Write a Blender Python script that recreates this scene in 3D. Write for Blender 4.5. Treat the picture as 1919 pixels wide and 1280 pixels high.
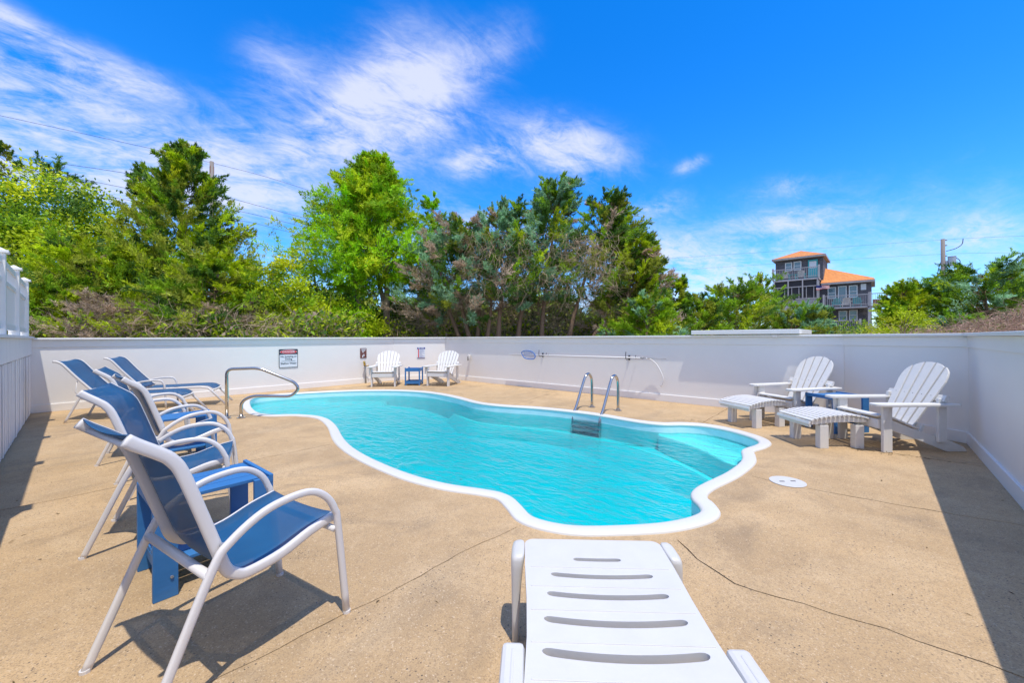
import bpy, bmesh, math, random
import numpy as np
from mathutils import Vector, Matrix
from mathutils.geometry import delaunay_2d_cdt

random.seed(7)
rng = np.random.default_rng(11)
for o in list(bpy.data.objects): bpy.data.objects.remove(o)
scn = bpy.context.scene
COL = scn.collection
R = math.radians

# ---------------------------------------------------------------- camera
EYE = 1.25
FWD = Vector((-.674, .739, 0)); RGT = Vector((.739, .674, 0))
cam_d = bpy.data.cameras.new('camera')
cam = bpy.data.objects.new('camera', cam_d); COL.objects.link(cam)
cam_d.sensor_width = 36; cam_d.lens = 14.0; cam_d.shift_y = -.0034
cam_d.clip_start = .03; cam_d.clip_end = 2000
cam.location = (0, 0, EYE)
cam.rotation_euler = (Matrix.Rotation(math.atan2(.674, .739), 4, 'Z') @ Matrix.Rotation(R(90), 4, 'X') @ Matrix.Rotation(R(-.24), 4, 'Z')).to_euler()
scn.camera = cam

# ---------------------------------------------------------------- sky, sun, exposure
SUN = Vector((.31, -.123, 1)).normalized()
EL = math.asin(SUN.z); AZ = math.atan2(SUN.x, SUN.y)
sun_d = bpy.data.lights.new('sun', 'SUN'); sun_d.energy = 2.7; sun_d.angle = R(.53); sun_d.color = (1, .935, .83)
sun = bpy.data.objects.new('sun', sun_d); COL.objects.link(sun)
sun.rotation_euler = SUN.to_track_quat('Z', 'Y').to_euler(); sun.location = SUN * 60
scn.view_settings.view_transform = 'Standard'; scn.view_settings.look = 'None'
scn.view_settings.gamma = 1; scn.view_settings.use_curve_mapping = False
scn.view_settings.exposure = .62
SKY_STRENGTH = .15

def build_world():
    w = bpy.data.worlds.new('World'); scn.world = w; w.use_nodes = True
    nt = w.node_tree; N = nt.nodes; L = nt.links; N.clear()
    def new(t, **k):
        n = N.new(t)
        for a, b in k.items(): setattr(n, a, b)
        return n
    def m(op, a, b=None, c=None, clamp=False):
        n = new('ShaderNodeMath', operation=op); n.use_clamp = clamp
        for i, v in enumerate((a, b, c)):
            if v is None: continue
            if isinstance(v, (int, float)): n.inputs[i].default_value = v
            else: L.new(v, n.inputs[i])
        return n.outputs[0]
    def dot(a, v):
        n = new('ShaderNodeVectorMath', operation='DOT_PRODUCT'); L.new(a, n.inputs[0]); n.inputs[1].default_value = v
        return n.outputs['Value']
    tc = new('ShaderNodeTexCoord')
    nm = new('ShaderNodeVectorMath', operation='NORMALIZE'); L.new(tc.outputs['Generated'], nm.inputs[0]); D = nm.outputs[0]
    sky = new('ShaderNodeTexSky', sky_type='NISHITA'); sky.sun_disc = False
    sky.sun_elevation = EL; sky.sun_rotation = AZ
    sky.air_density = 1.0; sky.dust_density = .35; sky.ozone_density = 3.0
    hs = new('ShaderNodeHueSaturation'); hs.inputs['Saturation'].default_value = 1.21; hs.inputs['Hue'].default_value = .506; hs.inputs['Value'].default_value = 1.0
    tn = new('ShaderNodeMix', data_type='RGBA', blend_type='MULTIPLY'); tn.inputs[0].default_value = 1; tn.inputs[7].default_value = (.74, 1.0, 1.27, 1)
    L.new(sky.outputs[0], tn.inputs[6]); L.new(tn.outputs[2], hs.inputs['Color'])
    # clouds: wind-combed noise on a flat layer, gathered in banks round given directions
    sx = new('ShaderNodeSeparateXYZ'); L.new(D, sx.inputs[0])
    den = m('ADD', m('MAXIMUM', sx.outputs[2], 0.0), .22)
    cb = new('ShaderNodeCombineXYZ')
    # layer axes: along the wind and across it
    wx, wy = FWD * .62 + RGT * .78, FWD * .78 - RGT * .62
    L.new(m('DIVIDE', dot(D, tuple(wx)), den), cb.inputs[0])
    L.new(m('MULTIPLY', m('DIVIDE', dot(D, tuple(wy)), den), 1.55), cb.inputs[1])
    def noise(scale, det, rough, dist, off=(0, 0, 0)):
        mp = new('ShaderNodeMapping'); mp.inputs['Location'].default_value = off; L.new(cb.outputs[0], mp.inputs[0])
        n = new('ShaderNodeTexNoise'); n.inputs['Scale'].default_value = scale; n.inputs['Detail'].default_value = det
        n.inputs['Roughness'].default_value = rough; n.inputs['Distortion'].default_value = dist
        L.new(mp.outputs[0], n.inputs['Vector']); return n.outputs[0]
    n1 = noise(1.6, 9, .60, .9, (3.1, 1.7, 0)); n2 = noise(5.0, 9, .66, 1.3, (7.7, 4.2, 0)); n3 = noise(15, 8, .66, 1.6, (1.2, 9.1, 0))
    def direc(px, py):
        v = FWD * 746 + RGT * (px - 960) + Vector((0, 0, 634 - py)); return v.normalized()
    banks = [  # px, py centre, px, py end of the long axis, half width, weight
        (150, 115, 330, 175, 36, 1.05), (10, 50, 100, 105, 40, .85), (200, 250, 470, 330, 62, .95), (40, 215, 200, 300, 85, 1.0), (330, 330, 560, 385, 60, .75),
        (520, 130, 590, 170, 62, .42), (760, 150, 850, 80, 90, .72), (640, 240, 560, 290, 34, .8),
        (720, 240, 860, 200, 70, .55), (930, 90, 1010, 60, 52, .5), (1060, 285, 1170, 290, 55, .72), (900, 300, 960, 285, 26, .95),
        (500, 250, 600, 280, 60, .45), (1230, 390, 1290, 378, 22, .55), (1480, 415, 1600, 402, 26, .55), (1290, 520, 1560, 470, 55, .42),
        (720, 200, 860, 220, 90, .32), (250, 330, 480, 330, 90, .38), (1040, 270, 1180, 320, 45, .35), (1300, 310, 1330, 300, 14, .6), (1480, 350, 1570, 340, 20, .4), (1830, 440, 1919, 430, 28, .4), (830, 420, 1000, 400, 60, .35), (1220, 480, 1330, 470, 45, .4)]
    tot = None
    for (ax, ay, bx_, by_, hw, wgt) in banks:
        c = direc(ax, ay); e1 = (direc(bx_, by_) - c); la = e1.length; e1.normalize()
        e1 = (e1 - c * e1.dot(c)).normalized(); e2 = c.cross(e1)
        lb = (hw / 746) * 746 / math.sqrt(746 ** 2 + (ax - 960) ** 2 + (ay - 634) ** 2)
        a = m('POWER', m('MULTIPLY', dot(D, tuple(e1)), 1 / la), 2.0); b = m('POWER', m('MULTIPLY', dot(D, tuple(e2)), 1 / lb), 2.0)
        g = m('EXPONENT', m('MULTIPLY', m('ADD', a, b), -1.0))
        g = m('MULTIPLY', m('MULTIPLY', g, m('GREATER_THAN', dot(D, tuple(c)), 0.0)), wgt)
        tot = g if tot is None else m('ADD', tot, g)
    # unseen cloud added behind the camera and overhead to whiten the blue fill light
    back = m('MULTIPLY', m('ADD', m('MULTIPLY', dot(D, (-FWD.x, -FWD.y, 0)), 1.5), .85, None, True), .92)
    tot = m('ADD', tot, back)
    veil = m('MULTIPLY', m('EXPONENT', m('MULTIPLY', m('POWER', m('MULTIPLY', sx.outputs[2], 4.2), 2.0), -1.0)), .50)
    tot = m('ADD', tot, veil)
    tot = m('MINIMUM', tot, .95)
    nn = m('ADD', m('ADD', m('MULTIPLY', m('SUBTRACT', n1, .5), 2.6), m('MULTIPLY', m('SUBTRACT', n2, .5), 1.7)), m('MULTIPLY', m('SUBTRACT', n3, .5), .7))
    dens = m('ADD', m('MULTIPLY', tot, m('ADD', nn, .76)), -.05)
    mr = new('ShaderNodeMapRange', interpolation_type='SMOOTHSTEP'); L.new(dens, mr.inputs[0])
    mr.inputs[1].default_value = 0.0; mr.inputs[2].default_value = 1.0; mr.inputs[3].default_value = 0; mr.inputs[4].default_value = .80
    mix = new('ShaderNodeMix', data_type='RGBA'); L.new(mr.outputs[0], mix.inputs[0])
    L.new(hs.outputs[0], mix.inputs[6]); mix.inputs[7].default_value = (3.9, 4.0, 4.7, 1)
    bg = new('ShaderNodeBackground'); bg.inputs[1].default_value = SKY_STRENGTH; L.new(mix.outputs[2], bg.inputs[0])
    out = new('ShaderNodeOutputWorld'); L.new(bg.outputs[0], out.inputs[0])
build_world()

# ---------------------------------------------------------------- helpers: objects
def link(o, parent=None):
    COL.objects.link(o)
    if parent is not None: o.parent = parent
    return o
def tag(o, label=None, cat=None, group=None, kind=None):
    if label: o['label'] = label
    if cat: o['category'] = cat
    if group: o['group'] = group
    if kind: o['kind'] = kind
    return o
def thing(name, label, cat, loc=(0, 0, 0), rz=0, group=None):
    o = bpy.data.objects.new(name, None); o.empty_display_size = .1; link(o)
    o.location = loc; o.rotation_euler = (0, 0, rz); return tag(o, label, cat, group)
def face_angle(fx, fy): return math.atan2(-fx, fy)
def dup(root, loc, rz, label=None, group=None):
    r = root.copy(); link(r); r.location = loc; r.rotation_euler = (0, 0, rz)
    if label: r['label'] = label
    if group: r['group'] = group
    for ch in list(root.children):
        c = ch.copy(); link(c, r)
        for g in list(ch.children):
            d = g.copy(); link(d, c)
    return r

class MB:
    def __init__(s): s.v = []; s.f = []; s.mi = []
    def add(s, vs, fs, mi=0):
        b = len(s.v); s.v += [tuple(v) for v in vs]; s.f += [tuple(i + b for i in f) for f in fs]; s.mi += [mi] * len(fs)
        return s
    def box(s, c, d, rot=None, mi=0):
        x, y, z = (k / 2 for k in d)
        vs = [Vector(p) for p in ((-x, -y, -z), (x, -y, -z), (x, y, -z), (-x, y, -z), (-x, -y, z), (x, -y, z), (x, y, z), (-x, y, z))]
        if rot is not None: vs = [rot @ v for v in vs]
        c = Vector(c)
        return s.add([v + c for v in vs], [(0, 3, 2, 1), (4, 5, 6, 7), (0, 1, 5, 4), (1, 2, 6, 5), (2, 3, 7, 6), (3, 0, 4, 7)], mi)
    def beam(s, a, b, w, h, up=(0, 0, 1), mi=0):
        a, b = Vector(a), Vector(b); d = (b - a); L = d.length; d.normalize()
        x = d.cross(Vector(up)); 
        if x.length < 1e-4: x = Vector((1, 0, 0))
        x.normalize(); z = x.cross(d)
        rot = Matrix((x, d, z)).transposed()
        return s.box((a + b) / 2, (w, L, h), rot, mi)
    def tube(s, pts, r, n=8, cap=True, flat=None, up=None, closed=False, mi=0):
        pts = [Vector(p) for p in pts]; m = len(pts)
        rs = r if isinstance(r, (list, tuple)) else [r] * m
        T = []
        for i in range(m):
            if closed: t = pts[(i + 1) % m] - pts[i - 1]
            else: t = pts[min(i + 1, m - 1)] - pts[max(i - 1, 0)]
            T.append(t.normalized() if t.length > 1e-9 else Vector((0, 0, 1)))
        if up is None:
            u = Vector((0, 0, 1)) if abs(T[0].z) < .9 else Vector((1, 0, 0))
        else: u = Vector(up)
        vs = []
        for i in range(m):
            x = u - T[i] * u.dot(T[i])
            if x.length < 1e-5: x = Vector((1, 0, 0)) - T[i] * T[i].x
            x.normalize(); y = T[i].cross(x)
            if up is None: u = x
            for k in range(n):
                a = 2 * math.pi * (k + .5) / n
                ca, sa = math.cos(a), math.sin(a)
                if flat: # rounded-rectangle section: flat = (half along up, half across)
                    p = 3.0
                    ca = math.copysign(abs(ca) ** (2 / p), ca); sa = math.copysign(abs(sa) ** (2 / p), sa)
                    vs.append(pts[i] + x * ca * flat[0] + y * sa * flat[1])
                else: vs.append(pts[i] + (x * ca + y * sa) * rs[i])
        fs = []
        for i in range(m if closed else m - 1):
            j = (i + 1) % m
            for k in range(n): fs.append((i * n + k, i * n + (k + 1) % n, j * n + (k + 1) % n, j * n + k))
        if cap and not closed: fs += [tuple(reversed(range(n))), tuple(range((m - 1) * n, m * n))]
        return s.add(vs, fs, mi)
    def prism(s, pts2, t, M=None, mi=0):
        """outline (x,y) given counter-clockwise, from z=0 to z=t, moved by matrix M"""
        n = len(pts2); M = M or Matrix.Identity(4)
        vs = [M @ Vector((x, y, 0)) for x, y in pts2] + [M @ Vector((x, y, t)) for x, y in pts2]
        fs = [tuple(reversed(range(n))), tuple(range(n, 2 * n))] + [(i, (i + 1) % n, n + (i + 1) % n, n + i) for i in range(n)]
        return s.add(vs, fs, mi)
    def disc(s, c, r, h, n=24, axis='Z', mi=0):
        c = Vector(c); M = Matrix.Translation(c)
        if axis == 'Y': M = M @ Matrix.Rotation(R(90), 4, 'X')
        if axis == 'X': M = M @ Matrix.Rotation(R(90), 4, 'Y')
        return s.prism([(r * math.cos(2 * math.pi * k / n), r * math.sin(2 * math.pi * k / n)) for k in range(n)], h, M, mi)
    def mesh(s, name, mats, smooth=False):
        me = bpy.data.meshes.new(name); me.from_pydata(s.v, [], s.f)
        for mt in (mats if isinstance(mats, (list, tuple)) else [mats]): me.materials.append(mt)
        if any(s.mi): me.polygons.foreach_set('material_index', s.mi)
        if smooth: me.polygons.foreach_set('use_smooth', [True] * len(s.f))
        me.update(); return me
    def build(s, name, mats, parent=None, smooth=False, bevel=0, kind=None):
        o = bpy.data.objects.new(name, s.mesh(name, mats, smooth)); link(o, parent)
        if bevel: add_bevel(o, bevel)
        if kind: o['kind'] = kind
        return o
def add_bevel(o, w):
    b = o.modifiers.new('bevel', 'BEVEL'); b.width = w; b.segments = 2; b.limit_method = 'ANGLE'; b.angle_limit = R(40)
    return o
def smooth_by_angle(o):
    o.data.polygons.foreach_set('use_smooth', [True] * len(o.data.polygons))
    md = o.modifiers.new('split', 'EDGE_SPLIT'); md.split_angle = R(40); return o
def catmull(p, n=8, closed=False):
    p = [Vector(q) for q in p]; out = []; m = len(p)
    for i in range(m if closed else m - 1):
        a = p[(i - 1) % m] if closed or i else p[0] * 2 - p[1]
        b = p[i]; c = p[(i + 1) % m]; d = p[(i + 2) % m] if closed or i + 2 < m else p[-1] * 2 - p[-2]
        for k in range(n):
            t = k / n
            out.append(.5 * ((2 * b) + (c - a) * t + (2 * a - 5 * b + 4 * c - d) * t * t + (3 * b - a - 3 * c + d) * t ** 3))
    if not closed: out.append(p[-1])
    return out
def CW(r, d, z=0):
    v = FWD * d + RGT * r; return Vector((v.x, v.y, z))
def SP(px, d, py=634):      # a direction seen at px, py followed out to depth d
    return CW((px - 960) / 746 * d, d, EYE + (634 - py) / 746 * d)

# ---------------------------------------------------------------- helpers: materials
def mat(name, col, rough=.5, metal=0, spec=.5, bump=None, var=None, extra=None):
    """bump=(scale,strength[,detail]); var=(scale, amount, colour2) mixes a second colour by noise"""
    M = bpy.data.materials.new(name); M.use_nodes = True
    nt = M.node_tree; N, L = nt.nodes, nt.links; P = N['Principled BSDF']
    P.inputs['Base Color'].default_value = (*col, 1); P.inputs['Roughness'].default_value = rough
    P.inputs['Metallic'].default_value = metal; P.inputs['Specular IOR Level'].default_value = spec
    tc = N.new('ShaderNodeTexCoord')
    if var:
        n = N.new('ShaderNodeTexNoise'); n.inputs['Scale'].default_value = var[0]; n.inputs['Detail'].default_value = 6; n.inputs['Roughness'].default_value = .65
        mp = N.new('ShaderNodeMapping'); L.new(tc.outputs['Object'], mp.inputs[0]); L.new(mp.outputs[0], n.inputs['Vector'])
        if len(var) > 3: mp.inputs['Scale'].default_value = var[3]
        mr = N.new('ShaderNodeMapRange'); L.new(n.outputs[0], mr.inputs[0]); mr.inputs[1].default_value = .35; mr.inputs[2].default_value = .7
        mr.inputs[4].default_value = var[1]
        mx = N.new('ShaderNodeMix'); mx.data_type = 'RGBA'; L.new(mr.outputs[0], mx.inputs[0])
        mx.inputs[6].default_value = (*col, 1); mx.inputs[7].default_value = (*var[2], 1); L.new(mx.outputs[2], P.inputs['Base Color'])
    if bump:
        n = N.new('ShaderNodeTexNoise'); n.inputs['Scale'].default_value = bump[0]; n.inputs['Detail'].default_value = bump[2] if len(bump) > 2 else 4
        mp = N.new('ShaderNodeMapping'); L.new(tc.outputs['Object'], mp.inputs[0]); L.new(mp.outputs[0], n.inputs['Vector'])
        if len(bump) > 3: mp.inputs['Scale'].default_value = bump[3]
        b = N.new('ShaderNodeBump'); b.inputs['Strength'].default_value = bump[1]; b.inputs['Distance'].default_value = .01
        L.new(n.outputs[0], b.inputs['Height']); L.new(b.outputs[0], P.inputs['Normal'])
    return M

M = {}
M['vinyl'] = mat('white_vinyl', (.81, .79, .75), .38, bump=(1.3, .06, 3), var=(2.2, .35, (.74, .725, .69)))
M['slat_paint'] = mat('white_board_paint', (.80, .79, .77), .55, bump=(14, .25, 5, (1, 1, .1)), var=(6, .5, (.60, .60, .60), (1, 1, .15)))
M['skirt_back'] = mat('boards_painted_shade_grey', (.16, .165, .18), .7)  # white backing boards; the deep shade between slats is put into this grey
M['coping'] = mat('white_gelcoat', (.66, .65, .62), .32, var=(5, .4, (.66, .65, .62)))
M['shell'] = mat('pale_blue_fibreglass', (.68, .86, .88), .35, var=(5, .8, (.54, .76, .81)))  # mottling put into the colour in place of rippling light on the floor
M['strip'] = mat('white_nonslip_strip', (.9, .95, .95), .6, bump=(60, .4))
M['alu'] = mat('white_powder_coat', (.70, .675, .65), .35, var=(9, .3, (.62, .60, .58)))
M['bluewood'] = mat('blue_painted_wood', (.028, .155, .40), .5, bump=(18, .3, 5, (1, .08, 1)), var=(7, .55, (.05, .21, .46), (1, .25, 1)))
M['whitewood'] = mat('white_painted_wood', (.70, .685, .65), .5, bump=(26, .22, 5, (1, 1, .12)), var=(10, .5, (.60, .60, .585)))
M['plastic'] = mat('white_moulded_plastic', (.62, .61, .585), .36, bump=(90, .05), var=(7, .45, (.54, .53, .505)))
M['steel'] = mat('stainless_steel', (.50, .50, .49), .16, 1)
M['dark_steel'] = mat('dull_wet_steel', (.07, .13, .16), .35, .6)
M['galv'] = mat('galvanised_steel', (.45, .47, .5), .4, .7)
M['screw'] = mat('rusty_screw', (.12, .10, .09), .5, .6)
M['dark_rubber'] = mat('dark_rubber', (.03, .03, .035), .7)
M['brass'] = mat('brass', (.55, .38, .10), .3, .9)
M['pipe'] = mat('grey_pipe', (.30, .31, .32), .45)
M['bark'] = mat('grey_brown_bark', (.30, .195, .125), .9, bump=(20, .9, 6, (1, 1, .2)), var=(6, .7, (.17, .115, .08), (1, 1, .3)))
M['bark_pale'] = mat('pale_smooth_bark', (.36, .26, .18), .85, bump=(14, .6, 6, (1, 1, .2)), var=(4, .7, (.16, .115, .09), (1, 1, .3)))
M['twig'] = mat('dead_grey_twig', (.50, .37, .25), .9, var=(1.3, .7, (.30, .21, .14)))
M['vine'] = mat('dry_brown_vine', (.50, .32, .235), .9, var=(1.1, .7, (.30, .19, .14)))
M['grey_wood'] = mat('weathered_grey_wood', (.44, .43, .45), .8, var=(3, .6, (.30, .29, .31)))
M['pole_wood'] = mat('weathered_pole_wood', (.24, .215, .20), .85, bump=(12, .6, 4, (1, 1, .1)), var=(3, .6, (.2, .18, .17), (1, 1, .2)))
M['trim'] = mat('white_window_trim', (.75, .77, .78), .5)
M['teal'] = mat('teal_paint', (.03, .42, .45), .45)
M['offwhite'] = mat('weathered_white_paint', (.72, .68, .62), .6)
M['glass'] = mat('window_glass', (.14, .25, .30), .08, 0, .8)
M['screenmesh'] = mat('porch_screen', (.035, .035, .042), .8)
M['red'] = mat('red_cloth', (.55, .03, .04), .8)
M['white_cloth'] = mat('white_cloth', (.8, .78, .76), .8)
M['navy'] = mat('navy_cloth', (.015, .03, .16), .8)
M['wire'] = mat('power_cable', (.05, .06, .08), .6)
M['sign_white'] = mat('sign_white', (.72, .76, .80), .4)
M['sign_black'] = mat('sign_black', (.02, .03, .045), .4)
M['sign_red'] = mat('sign_red', (.65, .01, .015), .4)
M['sign_brown'] = mat('sign_brown', (.16, .055, .045), .45)
M['sign_blue'] = mat('sign_blue', (.01, .03, .25), .45)
M['sign_line'] = mat('sign_print_grey', (.25, .28, .45), .5)
M['netblue'] = mat('blue_net_plastic', (.01, .14, .5), .4)
M['hose'] = mat('white_hose', (.75, .75, .74), .4)
M['redwood'] = mat('reddish_deck_wood', (.28, .14, .10), .8)

def concrete():
    Mt = bpy.data.materials.new('tan_brushed_concrete'); Mt.use_nodes = True
    nt = Mt.node_tree; N, L = nt.nodes, nt.links; P = N['Principled BSDF']; P.inputs['Roughness'].default_value = .82; P.inputs['Specular IOR Level'].default_value = .3
    tc = N.new('ShaderNodeTexCoord')
    def noise(sc, det=6, ro=.6, dist=0, scl=(1, 1, 1)):
        mp = N.new('ShaderNodeMapping'); mp.inputs['Scale'].default_value = scl; L.new(tc.outputs['Object'], mp.inputs[0])
        n = N.new('ShaderNodeTexNoise'); n.inputs['Scale'].default_value = sc; n.inputs['Detail'].default_value = det; n.inputs['Roughness'].default_value = ro; n.inputs['Distortion'].default_value = dist
        L.new(mp.outputs[0], n.inputs[0]); return n.outputs[0]
    def rng_(s, a, b, c=0, d=1):
        n = N.new('ShaderNodeMapRange'); L.new(s, n.inputs[0])
        for i, v in enumerate((a, b, c, d)): n.inputs[i + 1].default_value = v
        return n.outputs[0]
    def mix(f, a, b):
        n = N.new('ShaderNodeMix'); n.data_type = 'RGBA'; L.new(f, n.inputs[0])
        for i, v in ((6, a), (7, b)):
            if isinstance(v, tuple): n.inputs[i].default_value = (*v, 1)
            else: L.new(v, n.inputs[i])
        return n.outputs[2]
    c = mix(rng_(noise(.75, 6, .62, .5), .36, .64), (.565, .39, .207), (.41, .283, .152))      # broad patches
    c = mix(rng_(noise(2.6, 6, .65, .4), .46, .72, 0, .6), c, (.60, .44, .26))      # pale wear
    c = mix(rng_(noise(1.1, 8, .70, 1.2), .53, .70, 0, .75), c, (.30, .215, .128))
    c = mix(rng_(noise(1.5, 8, .7, .8, (1, .22, 1)), .56, .68, 0, .45), c, (.33, .25, .16))     # run-off streaks
    c = mix(rng_(noise(26, 4, .7), .52, .70, 0, .5), c, (.34, .24, .14))      # damp stains
    c = mix(rng_(noise(170, 2, .6), .50, .72, 0, .85), c, (.24, .165, .10))          # fine sand
    c = mix(rng_(noise(120, 2, .6), .60, .7, 0, .7), c, (.66, .52, .36))
    v = N.new('ShaderNodeTexVoronoi'); v.inputs['Scale'].default_value = 62; L.new(tc.outputs['Object'], v.inputs['Vector'])
    sp = rng_(v.outputs['Distance'], .17, .27, 1, 0)
    sel = rng_(noise(5, 3), .46, .6)
    sep = N.new('ShaderNodeSeparateColor'); L.new(v.outputs['Color'], sep.inputs[0])
    pick = rng_(sep.outputs[0], .58, .60)
    mm = N.new('ShaderNodeMath'); mm.operation = 'MULTIPLY'; L.new(sp, mm.inputs[0]); L.new(pick, mm.inputs[1])
    m2 = N.new('ShaderNodeMath'); m2.operation = 'MULTIPLY'; L.new(mm.outputs[0], m2.inputs[0]); L.new(sel, m2.inputs[1])
    c = mix(m2.outputs[0], c, (.09, .075, .062))                                    # dark aggregate
    L.new(c, P.inputs['Base Color'])
    b = N.new('ShaderNodeBump'); b.inputs['Strength'].default_value = .35; b.inputs['Distance'].default_value = .006
    h = N.new('ShaderNodeMath'); h.operation = 'ADD'; L.new(noise(150, 3), h.inputs[0]); L.new(noise(9, 4), h.inputs[1])
    L.new(h.outputs[0], b.inputs['Height']); L.new(b.outputs[0], P.inputs['Normal'])
    return Mt
M['concrete'] = concrete()
M['soil'] = mat('sandy_soil', (.26, .20, .13), .95, bump=(3, .6), var=(1.4, .8, (.13, .11, .06)))

def sling():
    Mt = bpy.data.materials.new('blue_woven_sling'); Mt.use_nodes = True
    nt = Mt.node_tree; N, L = nt.nodes, nt.links; P = N['Principled BSDF']; P.inputs['Roughness'].default_value = .55
    tc = N.new('ShaderNodeTexCoord')
    w = N.new('ShaderNodeTexWave'); w.inputs['Scale'].default_value = 120; w.inputs['Distortion'].default_value = .6; w.bands_direction = 'X'
    L.new(tc.outputs['Object'], w.inputs['Vector'])
    n = N.new('ShaderNodeTexNoise'); n.inputs['Scale'].default_value = 5; L.new(tc.outputs['Object'], n.inputs['Vector'])
    mx = N.new('ShaderNodeMix'); mx.data_type = 'RGBA'; L.new(w.outputs['Fac'], mx.inputs[0])
    mx.inputs[6].default_value = (.008, .080, .205, 1); mx.inputs[7].default_value = (.012, .11, .26, 1)
    m2 = N.new('ShaderNodeMix'); m2.data_type = 'RGBA'; m2.inputs[0].default_value = .3
    mr = N.new('ShaderNodeMapRange'); L.new(n.outputs[0], mr.inputs[0]); mr.inputs[1].default_value = .4; mr.inputs[2].default_value = .7; mr.inputs[4].default_value = .35
    L.new(mr.outputs[0], m2.inputs[0]); L.new(mx.outputs[2], m2.inputs[6]); m2.inputs[7].default_value = (.018, .145, .31, 1)
    L.new(m2.outputs[2], P.inputs['Base Color'])
    tr = N.new('ShaderNodeBsdfTransparent'); ms = N.new('ShaderNodeMixShader'); ms.inputs[0].default_value = .24      # gaps of the open weave
    L.new(P.outputs[0], ms.inputs[1]); L.new(tr.outputs[0], ms.inputs[2]); L.new(ms.outputs[0], N['Material Output'].inputs[0])
    return Mt
M['sling'] = sling()

def shingle(name, c1, c2, sc=(1, 1, 1), scale=3.0):
    Mt = bpy.data.materials.new(name); Mt.use_nodes = True
    nt = Mt.node_tree; N, L = nt.nodes, nt.links; P = N['Principled BSDF']; P.inputs['Roughness'].default_value = .85
    tc = N.new('ShaderNodeTexCoord'); mp = N.new('ShaderNodeMapping'); mp.inputs['Rotation'].default_value = (R(90), 0, 0) if sc == 'wall' else (0, 0, 0)
    L.new(tc.outputs['Object'], mp.inputs[0])
    b = N.new('ShaderNodeTexBrick'); b.inputs['Scale'].default_value = scale; b.inputs['Color1'].default_value = (*c1, 1); b.inputs['Color2'].default_value = (*c2, 1)
    b.inputs['Mortar'].default_value = (*[k * .45 for k in c1], 1); b.inputs['Mortar Size'].default_value = .03
    b.inputs['Row Height'].default_value = .4; b.inputs['Brick Width'].default_value = .55
    L.new(mp.outputs[0], b.inputs['Vector']); L.new(b.outputs['Color'], P.inputs['Base Color']); return Mt
M['house_wall'] = shingle('dark_weathered_shingle', (.10, .10, .12), (.155, .15, .17), 'wall', 3.0)
M['house_roof'] = shingle('orange_cedar_shingle', (.72, .29, .08), (.58, .21, .06), (1, 1, 1), 2.2)

def leafmat(name, trans=.35):
    Mt = bpy.data.materials.new(name); Mt.use_nodes = True
    nt = Mt.node_tree; N, L = nt.nodes, nt.links; P = N['Principled BSDF']; P.inputs['Roughness'].default_value = .55; P.inputs['Specular IOR Level'].default_value = .25
    a = N.new('ShaderNodeAttribute'); a.attribute_name = 'leaf_colour'
    L.new(a.outputs['Color'], P.inputs['Base Color'])
    t = N.new('ShaderNodeBsdfTranslucent'); L.new(a.outputs['Color'], t.inputs[0])
    mx = N.new('ShaderNodeMixShader'); mx.inputs[0].default_value = trans
    L.new(P.outputs[0], mx.inputs[1]); L.new(t.outputs[0], mx.inputs[2]); L.new(mx.outputs[0], N['Material Output'].inputs[0]); return Mt
M['leaf'] = leafmat('leaf', .38)

def water_mat():
    Mt = bpy.data.materials.new('clear_pool_water'); Mt.use_nodes = True
    nt = Mt.node_tree; N, L = nt.nodes, nt.links; N.remove(N['Principled BSDF'])
    tc = N.new('ShaderNodeTexCoord')
    def noise(sc, det, scl, dist=.3):
        mp = N.new('ShaderNodeMapping'); mp.inputs['Scale'].default_value = scl; mp.inputs['Rotation'].default_value = (0, 0, R(42)); L.new(tc.outputs['Object'], mp.inputs[0])
        n = N.new('ShaderNodeTexNoise'); n.inputs['Scale'].default_value = sc; n.inputs['Detail'].default_value = det; n.inputs['Distortion'].default_value = dist
        L.new(mp.outputs[0], n.inputs[0]); return n.outputs[0]
    a = N.new('ShaderNodeMath'); a.operation = 'MULTIPLY_ADD'; L.new(noise(11, 3, (.6, 1.2, 1), .8), a.inputs[0]); a.inputs[1].default_value = .45; L.new(noise(3.2, 3, (.7, 1.5, 1), .6), a.inputs[2])
    b = N.new('ShaderNodeBump'); b.inputs['Strength'].default_value = .9; b.inputs['Distance'].default_value = .075; L.new(a.outputs[0], b.inputs['Height'])
    fr = N.new('ShaderNodeFresnel'); fr.inputs['IOR'].default_value = 1.33; L.new(b.outputs[0], fr.inputs['Normal'])
    tr = N.new('ShaderNodeBsdfTransparent'); tr.inputs[0].default_value = (.40, .95, .955, 1)
    gl = N.new('ShaderNodeBsdfGlossy'); gl.inputs['Roughness'].default_value = .03; L.new(b.outputs[0], gl.inputs['Normal'])
    mx = N.new('ShaderNodeMixShader'); L.new(fr.outputs[0], mx.inputs[0]); L.new(tr.outputs[0], mx.inputs[1]); L.new(gl.outputs[0], mx.inputs[2])
    L.new(mx.outputs[0], N['Material Output'].inputs[0])
    va = N.new('ShaderNodeVolumeAbsorption'); va.inputs['Color'].default_value = (0, .945, .960, 1); va.inputs['Density'].default_value = 3.5
    L.new(va.outputs[0], N['Material Output'].inputs['Volume']); return Mt
M['water'] = water_mat()

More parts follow.
